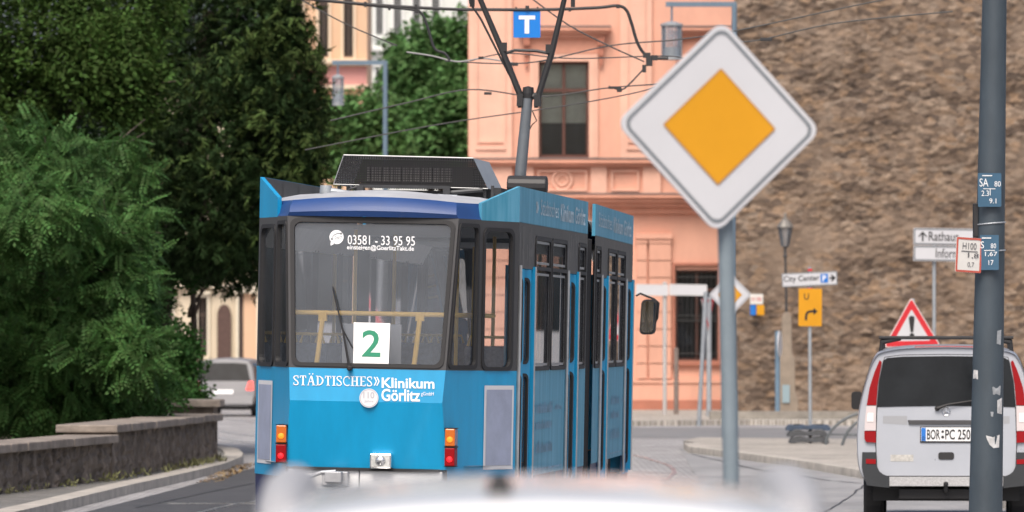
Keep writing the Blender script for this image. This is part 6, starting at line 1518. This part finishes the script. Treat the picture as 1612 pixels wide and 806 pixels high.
modern_lamp("grey street lamp post with hanging glass cylinder in front of the green trees", 606.5, 134.0, 98, 523, 523, 541, 121, 166)

# overhead tram signal and cables
YWi = 66.0; kk = FPX / YWi
cab_m = M_("cable_black", (.03, .03, .032), .6); wire_m = M_("wire_grey", (.07, .07, .07), .7, 0.0); ins_m = M_("insulator_grey", (.28, .28, .28), .5)
c_ = at(829.5, 38, YWi); t = thing("hanging_sign", "square blue sign with a white letter T hanging from the overhead cable", "sign", c_ - Vector((0, 0, 22 / kk)))
fn = plate_frame(c_, 0, 0); w = 21.3 / kk; p = plate("sign_plate", M_("signal_blue", (.008, .20, .66), .35), rrect(-w, w, -w, w, .012), fn, -.01, .0, t)
m = MB(); f5 = lambda u, v: fn(u, v, .004); rect(m, -.095, .095, .055, .10, f5); rect(m, -.026, .026, -.11, .0545, f5); m.build("lettering", decal, p, world=True)
m = MB()
for dx in (-17, 17): m.tube([at(829.5 + dx, 17, YWi), at(829.5 + dx, 11, YWi)], .012, 6)
m.build("hanger", cab_m, t, world=True)
def cable(label, pts_, r, m_, Y=YWi, dots=(), name="overhead_cable", sag=True):
    P_ = [at(x, y, Y) for x, y in pts_]; m = MB(); t = thing(name, label, "cable", P_[0]); m.tube(spline(P_, 8) if len(P_) > 2 else P_, r, 7); o = m.build("cable", m_, t, world=True, smooth='auto')
    if dots:
        for (x, y, w_, h_) in dots:
            m = MB(); q = at(x, y, Y); m.box(q.x - w_ / kk, q.x + w_ / kk, q.y - .03, q.y + .03, q.z - h_ / kk, q.z + h_ / kk)
            m.build("clamp", cab_m, t, world=True, bevel=.004)
    return t
cable("thick black cable crossing the top of the view and bending down beside the salmon pilaster", [(440, -6), (580, 7), (700, 14), (760, 15), (860, 15), (940, 12), (972, 9), (986, 16), (994, 36), (1003, 66), (1014, 84), (1028, 91), (1052, 92)], .019, cab_m, dots=((830, 13, 3, 4), (897, 15, 2, 3), (973, 10, 3, 3), (1018, 87, 6, 4), (1022, 97, 5, 7), (1014, 108, 3, 6), (1030, 91, 5, 4), (655, 11, 2, 4), (575, 7, 2, 4)))
cable("black cable curling down before the street trees left of the pantograph", [(500, -3), (560, 6), (646, 15), (664, 22), (674, 45), (684, 76), (700, 84), (708, 95)], .016, cab_m, dots=((613, 12, 2, 4), (656, 17, 3, 4)))
cable("pale insulated wire joining the hanging black cable to the pantograph side", [(640, 82), (680, 88), (720, 97), (760, 92), (800, 98), (816, 102)], .010, ins_m, dots=((757, 91, 4, 2), (808, 101, 7, 2.5)))
cable("thin slanting wire in front of the peach townhouse", [(468, -4), (545, 38), (625, 72)], .008, wire_m)
cable("thin slanting wire in front of the tall brown window", [(835, -4), (893, 38), (950, 68), (1014, 97)], .009, wire_m)
cable("thin branching wire below the black clamps on the salmon facade", [(1014, 108), (990, 133), (978, 141), (958, 136)], .010, wire_m, dots=((968, 138, 10, 2), (975, 142, 4, 3)))
cable("almost level thin wire crossing the brown window's upper panes", [(520, 190), (640, 162), (740, 141), (850, 152), (960, 138), (1060, 131)], .008, wire_m, dots=((768, 147, 6, 2),))
cable("thin wire passing behind the pantograph knuckle", [(480, 236), (640, 205), (740, 188), (880, 168), (1000, 146), (1060, 128)], .007, wire_m)
cable("thin level wire just under the black cable on the salmon facade", [(700, 96), (830, 99), (960, 72), (1070, 62), (1160, 48), (1330, 12), (1420, -6)], .008, wire_m)
cable("faint wire climbing across the upper rubble wall", [(1160, 66), (1200, 62), (1320, 36), (1500, 18)], .008, wire_m, dots=((1206, 62, 9, 2.5),))
cable("slack thin wire below the almost level wire on the pink facade", [(740, 96), (800, 84), (900, 92), (1040, 88), (1076, 92)], .007, wire_m)
